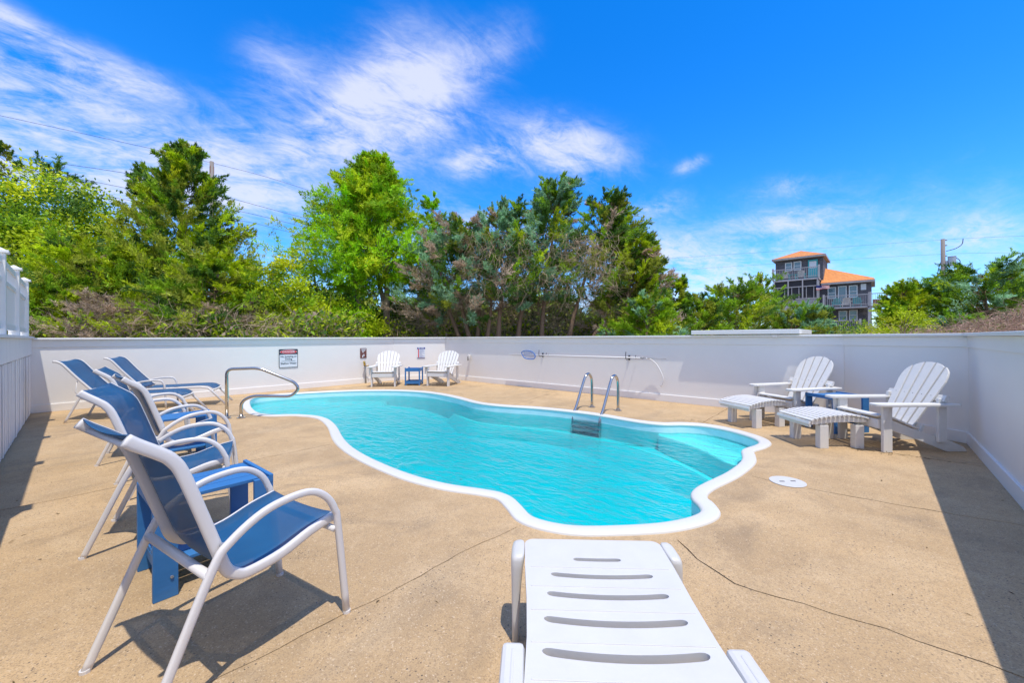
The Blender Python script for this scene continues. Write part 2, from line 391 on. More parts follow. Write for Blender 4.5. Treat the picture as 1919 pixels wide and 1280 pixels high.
# ---------------------------------------------------------------- pool outline
OUT = [(-9.89, 2.53), (-9.45, 2.28), (-8.75, 2.1), (-8.2, 2.0), (-7.65, 1.95), (-7.24, 2.07), (-6.9, 2.38), (-6.44, 2.52), (-5.76, 2.4), (-4.81, 2.09), (-4.02, 1.95), (-3.19, 1.93), (-2.67, 2.01), (-2.33, 2.14),
       (-2.16, 2.18), (-1.99, 2.11), (-1.81, 2.02), (-1.63, 2.02), (-1.42, 2.10), (-1.22, 2.27), (-.97, 2.55), (-.83, 2.82), (-.80, 3.03), (-.88, 3.19), (-.96, 3.29), (-.97, 3.5),
       (-.89, 3.99), (-.87, 4.5), (-.93, 4.80), (-.965, 4.95), (-.90, 5.22), (-.90, 5.48), (-1.06, 5.74), (-1.44, 5.99), (-1.81, 6.05), (-2.10, 5.93), (-2.29, 5.74), (-2.62, 5.68), (-3.3, 5.76), (-3.85, 5.72), (-4.5, 5.58),
       (-5.05, 5.36), (-5.65, 5.28), (-6.55, 5.49), (-7.61, 5.56), (-8.5, 5.24), (-9.25, 4.55), (-9.70, 3.75), (-9.93, 3.02)]
ring = [(p.x, p.y) for p in catmull([(x, y, 0) for x, y in OUT], 6, True)]
def offset(poly, d):
    n = len(poly); out = []
    for i in range(n):
        ax, ay = poly[i - 1]; bx, by = poly[(i + 1) % n]; tx, ty = bx - ax, by - ay; l = math.hypot(tx, ty)
        out.append((poly[i][0] - ty / l * d, poly[i][1] + tx / l * d))
    return out
area = sum(ring[i - 1][0] * ring[i][1] - ring[i][0] * ring[i - 1][1] for i in range(len(ring)))
SG = 1 if area > 0 else -1
def inset(d):     # inward offset in small steps keeps tight curves clean
    p = ring
    k = max(1, int(abs(d) / .03))
    for _ in range(k):
        p = offset(p, SG * d / k); n = len(p)
        p = [((p[i - 1][0] + 2 * p[i][0] + p[(i + 1) % n][0]) / 4, (p[i - 1][1] + 2 * p[i][1] + p[(i + 1) % n][1]) / 4) for i in range(n)]
    return p
def inside(x, y, poly):
    c = False; n = len(poly)
    for i in range(n):
        (x1, y1), (x2, y2) = poly[i - 1], poly[i]
        if (y1 > y) != (y2 > y) and x < (x2 - x1) * (y - y1) / (y2 - y1) + x1: c = not c
    return c

def fill_sheet(name, outer, holes, ext, z, material):
    cu = bpy.data.curves.new(name, 'CURVE'); cu.dimensions = '2D'; cu.fill_mode = 'BOTH'; cu.extrude = ext
    for pl in [outer] + holes:
        s = cu.splines.new('POLY'); s.points.add(len(pl) - 1); s.use_cyclic_u = True
        for p, q in zip(s.points, pl): p.co = (q[0], q[1], 0, 1)
    t = bpy.data.objects.new(name, cu); COL.objects.link(t)
    bpy.context.view_layer.update()
    me = bpy.data.meshes.new_from_object(t.evaluated_get(bpy.context.evaluated_depsgraph_get()))
    bpy.data.objects.remove(t); me.name = name; me.materials.clear(); me.materials.append(material)
    o = bpy.data.objects.new(name, me); link(o); o.location.z = z; return tag(o, kind='structure')
def groove(pts, w, jit=.009):
    P = []
    for a, b in zip(pts, pts[1:]):
        a, b = Vector((*a, 0)), Vector((*b, 0)); k = max(2, int((b - a).length / .09))
        P += [a.lerp(b, i / k) for i in range(k)]
    P.append(Vector((*pts[-1], 0))); L_, R_ = [], []
    for i, p in enumerate(P):
        t = (P[min(i + 1, len(P) - 1)] - P[max(i - 1, 0)]).normalized(); nn = Vector((-t.y, t.x, 0))
        p = p + nn * random.uniform(-jit, jit); ww = w * random.uniform(.28, .52)
        L_.append(p + nn * ww); R_.append(p - nn * ww)
    return [(p.x, p.y) for p in L_ + R_[::-1]]

WX, WY = -10.6, 7.75            # inner faces of the two long back walls
C1, C2, B2, C3 = (WX, 6.38), (-9.85, WY), (-.345, WY), (.8, 6.98)
grooves = [groove([(-1.75, 1.96), (-1.78, 1.49), (-1.77, 1.22), (-1.80, -.3), (-1.8, -1.9)], .008), groove([(-.90, 2.50), (-.74, 2.36), (-.53, 2.24), (.03, 2.33), (.76, 2.33)], .010),
           groove([(-.82, 4.10), (-.69, 4.07), (-.71, 4.075)][:2], .010, .008), groove([(-.42, 4.065), (.17, 4.11), (.76, 4.21)], .014, .008), groove([(0.0, 5.89), (.76, 5.85)], .015, .008),
           groove([(-4.74, -.44), (-4.74, 1.25), (-4.76, 2.03)], .012), groove([(-5.0, 5.44), (-5.1, 6.0), (-5.5, 7.6)], .010), groove([(-1.86, 6.10), (-1.91, 7.7)], .010)]
deck = fill_sheet('pool_deck', [(WX - .04, -.62), (1.0, -.62), (1.0, -3), (.9, -3), (.84, -3), (.84, 7.0), (B2[0], WY + .04), (C2[0], WY + .04), (WX - .04, C1[1])] if False else
                  [(WX - .04, -.6), (-1.4, -.6), (-1.4, -3), (.84, -3), (.84, 7.0), (B2[0], WY + .04), (C2[0], WY + .04), (WX - .04, C1[1])], [inset(.02)] + grooves, .02, -.02, M['concrete'])
ground = fill_sheet('ground', [(-500, -400), (500, -400), (500, 700), (-500, 700)], [inset(.03)], 0, -.046, M['soil'])

# ---------------------------------------------------------------- pool
pool = bpy.data.objects.new('swimming_pool', None); link(pool); tag(pool, kind='structure')
prof = [(0, -.035), (0, .008), (.006, .016), (.018, .020), (.098, .020), (.116, .015), (.126, .004), (.128, -.012), (.120, -.026)]
mb = MB(); rings = [inset(d) if d else ring for d, z in prof]; n = len(ring)
for (d, z), rg in zip(prof, rings): mb.v += [(x, y, z) for x, y in rg]
for i in range(len(prof) - 1):
    for k in range(n):
        q = (i * n + k, i * n + (k + 1) % n, (i + 1) * n + (k + 1) % n, (i + 1) * n + k)
        mb.f.append(q if SG > 0 else q[::-1]); mb.mi.append(0)
mb.build('coping', M['coping'], pool, smooth=True)
wall_in = inset(.121)
def floor_z(x, y):
    t = min(1, max(0, (x + 9.3) / 4.0)); return -.34 - .20 * t * t * (3 - 2 * t)
mb = MB()
lv = [0, .25, .6, 1.0]
for q in lv: mb.v += [(x, y, -.024 + (floor_z(x, y) + .024) * q) for x, y in wall_in]
for i in range(len(lv) - 1):
    for k in range(n):
        q = (i * n + k, i * n + (k + 1) % n, (i + 1) * n + (k + 1) % n, (i + 1) * n + k)
        mb.f.append(q if SG > 0 else q[::-1]); mb.mi.append(0)
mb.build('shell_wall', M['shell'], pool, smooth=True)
pts = [Vector(p) for p in wall_in]; edges = [(i, (i + 1) % n) for i in range(n)]
small = inset(.20)
for gx in np.arange(-10, -.6, .3):
    for gy in np.arange(1.8, 6.2, .3):
        if inside(gx, gy, small): pts.append(Vector((gx, gy)))
vv, ee, ff, *_ = delaunay_2d_cdt(pts, edges, [], 1, 1e-5)
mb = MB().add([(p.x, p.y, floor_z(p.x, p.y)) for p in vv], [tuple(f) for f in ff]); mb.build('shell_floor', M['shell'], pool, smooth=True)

def slab_between(name, front, z, depth, material, strip_w=.0, slope=.3):
    """a step or ledge from a front edge back to the shell: top sheet plus riser"""
    fr = [Vector((x, y, 0)) for x, y in front]; fr = catmull(fr, 5)
    # nearest stretch of shell between the ends of the front edge
    def near(p): return min(range(n), key=lambda i: (wall_in[i][0] - p.x) ** 2 + (wall_in[i][1] - p.y) ** 2)
    a, b = near(fr[0]), near(fr[-1])
    p1 = []; i = a
    while i != b: p1.append(i); i = (i + 1) % n
    p1.append(b)
    p2 = []; i = a
    while i != b: p2.append(i); i = (i - 1) % n
    p2.append(b)
    back = p1 if len(p1) < len(p2) else p2
    out_ = inset(.119)
    bk = [Vector((out_[i][0], out_[i][1], 0)) for i in back]
    N_ = max(len(fr), len(bk))
    def res(P, k):
        L_ = [0]
        for u, v in zip(P, P[1:]): L_.append(L_[-1] + (v - u).length)
        o = []
        for j in range(k):
            t = L_[-1] * j / (k - 1); s = 0
            while s < len(P) - 2 and L_[s + 1] < t: s += 1
            f = (t - L_[s]) / max(1e-6, L_[s + 1] - L_[s]); o.append(P[s].lerp(P[s + 1], f))
        return o
    fr, bk = res(fr, N_), res(bk, N_)
    mb = MB()
    low = []
    for p, q in zip(fr, bk):
        d = p - q; d = d.normalized() if d.length > .02 else Vector((0, 0, 0)); low.append(p + d * slope * math.sqrt(max(0, math.sin(math.pi * len(low) / (N_ - 1)))))
    mb.v = [(p.x, p.y, z) for p in bk] + [(p.x, p.y, z) for p in fr] + [(p.x, p.y, z - depth) for p in low]
    for i in range(N_ - 1):
        for o in (0, N_): mb.f.append((o + i, o + i + 1, o + N_ + i + 1, o + N_ + i)); mb.mi.append(0)
    ob = mb.build(name, material, pool)
    if strip_w:
        ms = MB()
        for i in range(N_):
            d = (bk[i] - fr[i]); d = d.normalized() if d.length > 1e-4 else Vector((0, 0, 0))
            w = min(strip_w, (bk[i] - fr[i]).length * .6)
            p, q = fr[i] + d * .02 * min(1, w / strip_w), fr[i] + d * (.02 + w) * min(1, w / strip_w)
            ms.v += [(p.x, p.y, z + .004), (q.x, q.y, z + .004)]
        for i in range(N_ - 1): ms.f.append((2 * i, 2 * i + 1, 2 * i + 3, 2 * i + 2)); ms.mi.append(0)
        ms.build('nonslip_strip', M['strip'], ob)
    return ob
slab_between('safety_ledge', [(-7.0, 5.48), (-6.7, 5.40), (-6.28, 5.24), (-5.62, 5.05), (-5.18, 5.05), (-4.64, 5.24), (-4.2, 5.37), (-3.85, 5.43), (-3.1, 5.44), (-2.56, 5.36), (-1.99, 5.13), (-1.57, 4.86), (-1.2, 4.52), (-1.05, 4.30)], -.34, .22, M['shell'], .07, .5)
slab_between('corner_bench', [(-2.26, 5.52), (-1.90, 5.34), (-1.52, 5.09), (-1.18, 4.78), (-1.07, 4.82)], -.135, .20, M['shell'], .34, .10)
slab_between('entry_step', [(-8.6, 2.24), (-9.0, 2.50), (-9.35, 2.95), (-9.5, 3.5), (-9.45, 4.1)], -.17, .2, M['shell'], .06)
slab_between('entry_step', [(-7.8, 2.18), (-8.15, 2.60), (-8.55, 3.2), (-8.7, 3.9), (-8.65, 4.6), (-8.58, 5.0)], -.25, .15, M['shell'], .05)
# water: closed body
WL = -.112
wr = inset(.117); mb = MB()
for z in (WL, -.75): mb.v += [(x, y, z) for x, y in wr]
mb.f = [tuple(range(n)) if SG > 0 else tuple(reversed(range(n))), tuple(reversed(range(n, 2 * n))) if SG > 0 else tuple(range(n, 2 * n))]
for k in range(n):
    q = (k, n + k, n + (k + 1) % n, (k + 1) % n); mb.f.append(q if SG > 0 else q[::-1])
mb.mi = [0] * len(mb.f)
mb.build('pool_water', M['water'], kind='structure')

# ---------------------------------------------------------------- enclosure walls
TH = 1.285
def wall_run(name, label, a, b, inward, ext=(0, 0)):
    a, b = Vector((*a, 0)), Vector((*b, 0)); d = (b - a).normalized(); inn = Vector((*inward, 0)).normalized()
    t = thing(name, label, 'wall', tuple((a + b) / 2), 0); o = (a + b) / 2
    def bar(nm, off, w, z0, z1, e0=0, e1=0, bev=.004):
        p, q = a - d * e0 - o, b + d * e1 - o
        c = inn * (off)
        m_ = MB().beam(p + c + Vector((0, 0, (z0 + z1) / 2)), q + c + Vector((0, 0, (z0 + z1) / 2)), w, z1 - z0); return m_.build(nm, M['vinyl'], t, bevel=bev)
    bar('panel', -.045, .09, -.02, TH - .035, *ext)
    bar('baseboard', .009, .022, .0, .135, ext[0] - .002, ext[1] - .002)
    bar('trim_band', .006, .014, TH - .165, TH - .037, ext[0] - .002, ext[1] - .002, .003)
    bar('cap', -.04, .196, TH - .035, TH, ext[0], ext[1], .006)
    return t
wall_run('pool_wall', 'white wall at back left behind the blue loungers, bearing the danger sign', (WX, -.6), C1, (1, 0), (0, .02))
wall_run('pool_wall', 'short white wall across the far corner behind the small blue table', C1, C2, (.877, -.48), (.0, .0))
wall_run('pool_wall', 'long white wall at back right with the skimmer net pole hung on it', C2, B2, (0, -1), (.02, 0))
wall_run('pool_wall', 'angled shaded white wall behind the nearer white slatted armchair', B2, C3, (-.56, -.83), (0, 0))
wall_run('pool_wall', 'white wall in full shade running along the right edge', C3, (.8, -3), (-1, 0), (.02, 0))
# flat white shed roof resting over the wall
t = thing('shed_roof', 'flat white roof edge showing above the back right wall', 'roof', (-1.69, 8.5, 1.29))
MB().box((0, -.05, .045), (1.63, 1.62, .075)).build('roof_slab', M['vinyl'], t, bevel=.006)
MB().box((0, .1, -.66), (1.5, 1.1, 1.30)).build('shed_wall', M['vinyl'], t)
tag(MB().box((0, 0, .0), (.07, .05, .03)).build('wall_bracket', M['plastic'], bevel=.004), 'small white bracket on top edge of back right wall', 'bracket').location = (-1.204, 7.64, 1.262)

# deck skirt on the left: fascia above close vertical boards
t = thing('deck_skirt', 'white raised deck side on the left with close vertical boards', 'deck', (-6, -.5, 0))
MB().box((0, -.04, 1.135), (9.18, .08, .27)).build('fascia_board', M['slat_paint'], t, bevel=.004)
MB().box((0, -.10, 1.29), (9.18, .26, .035)).build('deck_edge', M['slat_paint'], t, bevel=.004)
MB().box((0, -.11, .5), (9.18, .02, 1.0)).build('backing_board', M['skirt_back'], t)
sm = add_bevel(MB().box((0, 0, .505), (.105, .022, .97)).build('slat', M['slat_paint'], t), .003)
x = -4.54; first = True
while x < 4.57:
    s_ = sm if first else link(sm.copy(), t)
    s_.location = (x, -.02 + random.uniform(-.004, .004), random.uniform(-.006, .004)); s_.rotation_euler = (0, random.uniform(-.003, .003), 0); first = False
    x += .19
# deck railing above it
t = thing('deck_railing', 'white deck railing with capped posts above the left wall', 'railing', (-8.8, -.57, 1.31))
xs = [1.62 + 1.6 * 2, 1.62 + 1.6, 1.62, 0, -1.60]
for i, x in enumerate(xs):
    MB().box((x, 0, .45), (.10, .10, .92)).build('post', M['vinyl'], t, bevel=.004)
    MB().box((x, 0, .925), (.15, .15, .03)).add([(x - .06, -.06, .94), (x + .06, -.06, .94), (x + .06, .06, .94), (x - .06, .06, .94), (x, 0, .98)], [(0, 1, 4), (1, 2, 4), (2, 3, 4), (3, 0, 4)]).build('post_cap', M['vinyl'], t, bevel=.003)
for x0, x1 in zip(xs, xs[1:]):
    L_ = x0 - x1 - .10; c = (x0 + x1) / 2
    for z, h in ((.10, .07), (.62, .05), (.84, .07)): MB().box((c, 0, z), (L_ - .002, .045, h)).build('rail', M['vinyl'], t, bevel=.003)
    k = int(L_ / .12)
    for j in range(k): MB().box((c - L_ / 2 + (j + .5) * L_ / k, 0, .36), (.09, .022, .45)).build('slat', M['vinyl'], t)
    k = int(L_ / .10)
    for j in range(k): MB().box((c - L_ / 2 + (j + .5) * L_ / k, 0, .725), (.022, .022, .16)).build('baluster', M['vinyl'], t)

# ---------------------------------------------------------------- sling patio chairs
def arc_path(p, n=5): return catmull(p, n)
SIDE = [(-.035, .945), (-.005, .921), (.045, .885), (.08, .852), (.115, .78), (.206, .50), (.232, .425), (.262, .392), (.31, .375), (.43, .388), (.55, .428), (.66, .452)]
ARM = [(-.015, 0), (.05, .155), (.178, .455), (.235, .528), (.346, .592), (.46, .612), (.545, .603), (.61, .555), (.645, .49), (.66, .42), (.703, 0)]
def make_sling_chair(label):
    t = thing('patio_chair', label, 'chair', group='blue sling chairs along the left side')
    prof = arc_path([(0, y, z) for y, z in SIDE], 4)
    for sx in (-1, 1):
        MB().tube([(sx * .245, p.y, p.z) for p in prof], .02, 10, flat=(.0115, .0205), up=(1, 0, 0)).build('side_rail', M['alu'], t, smooth=True)
        MB().tube([(sx * .277, p.y, p.z) for p in arc_path([(0, y, z) for y, z in ARM], 5)], .0165, 10, flat=(.0115, .015), up=(1, 0, 0)).build('arm', M['alu'], t, smooth=True)
        [MB().disc((sx * .277, y_, 0), .017, .012, 10).build('foot_cap', M['alu'], t) for y_ in (-.015, .703)]
    mb = MB(); W_ = 7
    for i_, p in enumerate(prof):
        k = i_ / (len(prof) - 1)
        for j in range(W_):
            u = j / (W_ - 1) * 2 - 1; sag = .018 * (1 - u * u)
            # sag down the seat, back into the backrest
            a_ = prof[max(0, i_ - 1)]; b_ = prof[min(len(prof) - 1, i_ + 1)]; tg_ = (b_ - a_).normalized(); nr = Vector((0, -tg_.z, tg_.y)) * (.019 - sag)
            if nr.y < 0 and k < .6: nr = -nr if False else nr
            sg_ = 1 if tg_.z > 0 or tg_.y > 0 else 1
            q_ = p + Vector((0, -tg_.z, tg_.y)) * (.017 - sag); mb.v.append((u * .243, q_.y, q_.z))
    for i in range(len(prof) - 1):
        for j in range(W_ - 1): mb.f.append((i * W_ + j, i * W_ + j + 1, (i + 1) * W_ + j + 1, (i + 1) * W_ + j)); mb.mi.append(0)
    s = mb.build('sling', M['sling'], t, smooth=True); md = s.modifiers.new('solid', 'SOLIDIFY'); md.thickness = .004; md.offset = 0
    MB().tube([(-.245, -.012, .912), (.245, -.012, .912)], .010, 8).build('top_bar', M['alu'], t, smooth=True)
    MB().tube([(-.277, .17, .435), (.277, .17, .435)], .017, 8).build('rear_bar', M['alu'], t, smooth=True)
    MB().tube([(-.277, .645, .405), (.277, .645, .405)], .014, 8).build('front_bar', M['alu'], t, smooth=True)
    MB().disc((.2575, .215, .52), .009, .01, 10, 'X').disc((-.2675, .215, .52), .009, .01, 10, 'X').build('bolt', M['galv'], t)
    return t
ch = make_sling_chair('blue sling patio chair nearest the camera, seen from behind at lower left')
ch.location = (-1.925, .088, 0); ch.rotation_euler.z = face_angle(-.19, .982)
dup(ch, (-3.60, .115, 0), face_angle(.28, .96), 'blue sling patio chair turned toward the pool, just beyond the nearest chair')
dup(ch, (-4.56, .265, 0), face_angle(-.06, 1), 'third blue sling patio chair from the front, seen edge on behind the turned one')
dup(ch, (-5.95, .20, 0), face_angle(.17, .985), 'farthest blue sling patio chair, just in front of the loungers')

# ---------------------------------------------------------------- reclining sling loungers
def make_lounger(label):
    t = thing('sling_lounger', label, 'lounger', group='blue sling loungers by the back left wall')
    back = arc_path([(0, y, z) for y, z in ((-.14, .925), (-.09, .915), (-.03, .87), (.10, .70), (.25, .52), (.37, .385))], 4)
    seat = arc_path([(0, y, z) for y, z in ((.385, .37), (.6, .365), (.95, .37), (1.22, .372), (1.33, .355), (1.40, .31))], 4)
    for sx in (-1, 1):
        MB().tube([(sx * .285, p.y, p.z) for p in back], .014, 8, flat=(.012, .017), up=(1, 0, 0)).build('back_rail', M['alu'], t, smooth=True)
        MB().tube([(sx * .285, y, z) for y, z in ((.18, .355), (.385, .355), (.9, .355), (1.2, .358), (1.32, .335), (1.385, .27), (1.60, 0))], .016, 8, flat=(.013, .017), up=(1, 0, 0)).build('seat_rail', M['alu'], t, smooth=True)
        MB().tube([(sx * .315, p.y, p.z) for p in arc_path([(0, y, z) for y, z in ((0, 0), (.10, .22), (.18, .38), (.27, .465), (.38, .50), (.55, .515), (.64, .50), (.68, .44), (.695, .355), (.71, 0))], 4)], .014, 8, flat=(.011, .015), up=(1, 0, 0)).build('arm', M['alu'], t, smooth=True)
        MB().tube([(sx * .27, .12, .62), (sx * .27, .10, .45), (sx * .27, .20, .34)], .009, 6).build('back_strut', M['alu'], t, smooth=True)
    for nm, pr in (('back_sling', back), ('seat_sling', seat)):
        mb = MB()
        for p in pr:
            for u in (-1, -.5, 0, .5, 1): mb.v.append((u * .275, p.y, p.z + .012 - .014 * (1 - u * u)))
        for i in range(len(pr) - 1):
            for j in range(4): mb.f.append((i * 5 + j, i * 5 + j + 1, (i + 1) * 5 + j + 1, (i + 1) * 5 + j)); mb.mi.append(0)
        s = mb.build(nm, M['sling'], t, smooth=True); md = s.modifiers.new('solid', 'SOLIDIFY'); md.thickness = .005; md.offset = 0
    MB().tube([(-.315, .19, .355), (.315, .19, .355)], .012, 8).build('rear_bar', M['alu'], t, smooth=True)
    MB().box((0, 1.40, .285), (.56, .02, .05), Matrix.Rotation(R(-35), 3, 'X')).build('front_bar', M['alu'], t, bevel=.004)
    MB().tube([(-.285, .75, .34), (.285, .75, .34)], .011, 8).build('middle_bar', M['alu'], t, smooth=True)
    MB().tube([(-.29, -.12, .918), (.29, -.12, .918)], .011, 8).build('top_bar', M['alu'], t, smooth=True)
    return t
f = (.40, .917)
lo = make_lounger('blue sling lounger nearest the left deck side, its back raised')
lo.location = (-9.0 - .31 * f[1], -.11 + .31 * f[0], 0); lo.rotation_euler.z = face_angle(*f)
dup(lo, (-9.77 - .31 * .92, .45 + .31 * .39, 0), face_angle(.39, .92), 'blue sling lounger closer to the back wall, behind the first lounger')

# ---------------------------------------------------------------- blue slatted side tables
def make_table(label, w=.38, l=.52, h=.47):
    t = thing('side_table', label, 'side table', group='blue wooden side tables')
    top = MB().box((0, 0, 0), ((w - .012) / 4, l - .05, .02)).build('top_slat', M['bluewood'], t, bevel=.003)
    for j in range(4):
        s = top if j == 0 else link(top.copy(), t); s.location = (-w / 2 + .006 + (j + .5) * (w - .012) / 4 * 1.0, 0, h - .012); s.scale.x = .90
    sh = MB().box((0, 0, 0), ((w - .03) / 4, l - .07, .018)).build('shelf_slat', M['bluewood'], t, bevel=.003)
    for j in range(4):
        s = sh if j == 0 else link(sh.copy(), t); s.location = (-w / 2 + .015 + (j + .5) * (w - .03) / 4, 0, .145); s.scale.x = .88
    leg = MB().box((0, 0, 0), (.024, .095, h - .005)).build('leg', M['bluewood'], t, bevel=.003); k = 0
    for sx in (-1, 1):
        for sy in (-1, 1):
            s = leg if k == 0 else link(leg.copy(), t); s.location = (sx * (w / 2 + .013), sy * (l / 2 - .048), (h - .005) / 2); k += 1
    for sy in (-1, 1):
        MB().box((0, sy * (l / 2 - .012), h - .012), (w + .055, .022, .045)).build('end_rail', M['bluewood'], t, bevel=.003)
        MB().box((0, sy * (l / 2 - .045), .105), (w - .002, .022, .055)).build('shelf_rail', M['bluewood'], t, bevel=.003)
    mb = MB()
    for sx in (-1, 1):
        for sy in (-1, 1): mb.disc((sx * (w / 2 + .025) - (.0 if sx > 0 else .006), sy * (l / 2 - .07), .10), .007, .006, 8, 'X')
    mb.build('bolt_head', M['galv'], t)
    return t
tb = make_table('blue slatted side table between the two nearest patio chairs')
tb.location = (-2.745, .49, 0); tb.rotation_euler.z = R(3)
dup(tb, (-5.30, .73, 0), R(2), 'blue slatted side table beside the farthest patio chair')
dup(tb, (-.39, 6.88, 0), face_angle(.62, .78), 'blue wooden side table between the two slatted white armchairs on the right')
# far small table: thin frame, two trays
t = thing('side_table', 'small blue two-tier side table in the far corner between white armchairs', 'side table', (-9.197, 6.158, 0), face_angle(.674, -.739))
for sx in (-1, 1):
    for sy in (-1, 1): MB().box((sx * .185, sy * .185, .235), (.032, .032, .47)).build('leg', M['bluewood'], t, bevel=.003)
for nm, z in (('top_tray', .41), ('shelf_tray', .08)):
    q = MB().box((0, 0, z), (.34, .34, .012)).build(nm, M['bluewood'], t)
    for a in range(4): MB().box((0, .186, z), (.336, .02, .075)).build('tray_side', M['bluewood'], q, bevel=.002).rotation_euler.z = R(90 * a)

# ---------------------------------------------------------------- white slatted armchairs and footrests
def make_adirondack(label, nsl, group, bw=.50, htop=.945):
    t = thing('adirondack_chair', label, 'armchair', group=group)
    W_ = M['whitewood']
    for sx in (-1, 1):
        MB().box((sx * .292, -.02, .25), (.036, .095, .50)).build('front_leg', W_, t, bevel=.004)
        # stringer
        o = [(.035, .345), (-.02, .375), (-.30, .255), (-.50, .185), (-.72, .115), (-.86, .05), (-.90, .0), (-.68, .0), (-.40, .115), (-.10, .225), (.035, .245)]
        Mx = Matrix.Translation((sx * .255 - .016, 0, 0)) @ Matrix(((0, 0, 1, 0), (1, 0, 0, 0), (0, 1, 0, 0), (0, 0, 0, 1)))
        MB().prism(o[::-1], .032, Mx).build('stringer', W_, t, bevel=.004)
        MB().box((sx * .292, -.60, .345), (.034, .085, .47)).build('rear_leg', W_, t, bevel=.004)
        # arm: board with a rounded front and a narrower tail
        ou = [(.07, -.72), (.07, -.25), (.078, .05), (.07, .11), (.045, .145), (.0, .155), (-.045, .145), (-.07, .11), (-.075, .05), (-.05, -.25), (-.045, -.72)]
        ou = [(sx * x, y) for x, y in ou]
        if sx > 0: ou = ou[::-1]
        MB().prism(ou[::-1] if sx > 0 else ou[::-1], .028, Matrix.Translation((sx * .312, 0, .502))).build('armrest', W_, t, bevel=.006)
        MB().prism([(0, 0), (.075, 0), (.015, -.17), (0, -.19)][::-1], .026, Matrix.Translation((sx * .331 - .013, 0, 0)) @ Matrix(((0, 0, 1, 0), (-1, 0, 0, .06), (0, 1, 0, .50), (0, 0, 0, 1)))).build('arm_bracket', W_, t, bevel=.003)
    MB().box((0, .042, .30), (.545, .022, .10)).build('front_apron', W_, t, bevel=.004)
    MB().box((0, -.62, .575), (.66, .04, .075), Matrix.Rotation(R(28), 3, 'X')).build('back_brace', W_, t, bevel=.004)
    MB().box((0, -.455, .24), (.47, .035, .09), Matrix.Rotation(R(28), 3, 'X')).build('lower_back_brace', W_, t, bevel=.004)
    # seat slats following the stringer
    sl = MB().box((0, 0, 0), (.55, .07, .02)).build('seat_slat', W_, t, bevel=.004)
    cur = [(.03, .385, -8), (-.05, .377, 14), (-.127, .350, 23), (-.202, .318, 23), (-.277, .286, 22), (-.352, .256, 21)]
    for k, (y, z, a) in enumerate(cur):
        s = sl if k == 0 else link(sl.copy(), t); s.location = (0, y, z + .006); s.rotation_euler.x = R(a)
    # back: fanned slats with an arched top
    base = Vector((0, -.395, .235)); tilt = R(30); up = Vector((0, -math.sin(tilt), math.cos(tilt))); nrm = Vector((0, math.cos(tilt), math.sin(tilt)))
    Lc = (htop - .235) / math.cos(tilt)
    wb, wt = bw * .80, bw * 1.22; gap = .021
    def edge(u, v):  # u in [-1,1] across, v distance up
        return u * (wb + (wt - wb) * v / Lc) / 2
    def topv(u): return Lc * (1 - .20 * abs(u) ** 2.2)
    for k in range(nsl):
        u0, u1 = -1 + 2 * k / nsl, -1 + 2 * (k + 1) / nsl
        pts_ = []; q = 6
        tv = [topv(u0 + (u1 - u0) * j / q) for j in range(q + 1)]
        if k in (0, nsl - 1):
            e = (lambda a: a) if k == 0 else (lambda a: 1 - a)
            tv = [tv[j] - .075 * (1 - min(1, e(j / q) * 2.2)) ** 2 for j in range(q + 1)]
        left = [(edge(u0, 0) + gap / 2, 0)]; right = [(edge(u1, 0) - gap / 2, 0)]
        topp = []
        for j in range(q + 1):
            u = u0 + (u1 - u0) * j / q; x_ = edge(u, tv[j]) + (gap / 2 * (1 - 2 * j / q)); topp.append((x_, tv[j]))
        ol = left + right + topp[::-1]
        X = Matrix((( 1, 0, 0, base.x), (0, up.y, nrm.y, base.y), (0, up.z, nrm.z, base.z), (0, 0, 0, 1)))
        MB().prism(ol, .021, X).build('back_slat', W_, t, bevel=.003)
    mb = MB()
    X = Matrix(((1, 0, 0, base.x), (0, up.y, nrm.y, base.y), (0, up.z, nrm.z, base.z), (0, 0, 0, 1)))
    for k in range(nsl):
        u = -1 + (2 * k + 1) / nsl; c = X @ Vector((edge(u, Lc * .5), Lc * .5, .0195))
        mb.prism([(.0045 * math.cos(a), .0045 * math.sin(a)) for a in np.linspace(0, 2 * math.pi, 8, endpoint=False)], .002, Matrix.Translation(c) @ Matrix.Rotation(-R(60), 4, 'X'))
    mb.build('screw_head', M['screw'], t)
    return t
a5 = make_adirondack('weathered white slatted armchair nearest the right wall, with footrest', 5, 'white slatted armchairs with footrests')
a5.location = (-.12, 6.10, 0); a5.rotation_euler.z = face_angle(-.75, -.66)
dup(a5, (-1.06, 6.90, 0), face_angle(-.55, -.83), 'weathered white slatted armchair further from the right wall, against the long back wall')
a7 = make_adirondack('white slatted armchair in the far corner left of the small blue table', 7, 'white armchairs in the far corner', .56, .90)
a7.location = (-9.396, 5.36, 0); a7.rotation_euler.z = face_angle(.742, -.67)
dup(a7, (-8.43, 6.363, 0), face_angle(.448, -.89), 'white slatted armchair in the far corner right of the small blue table')

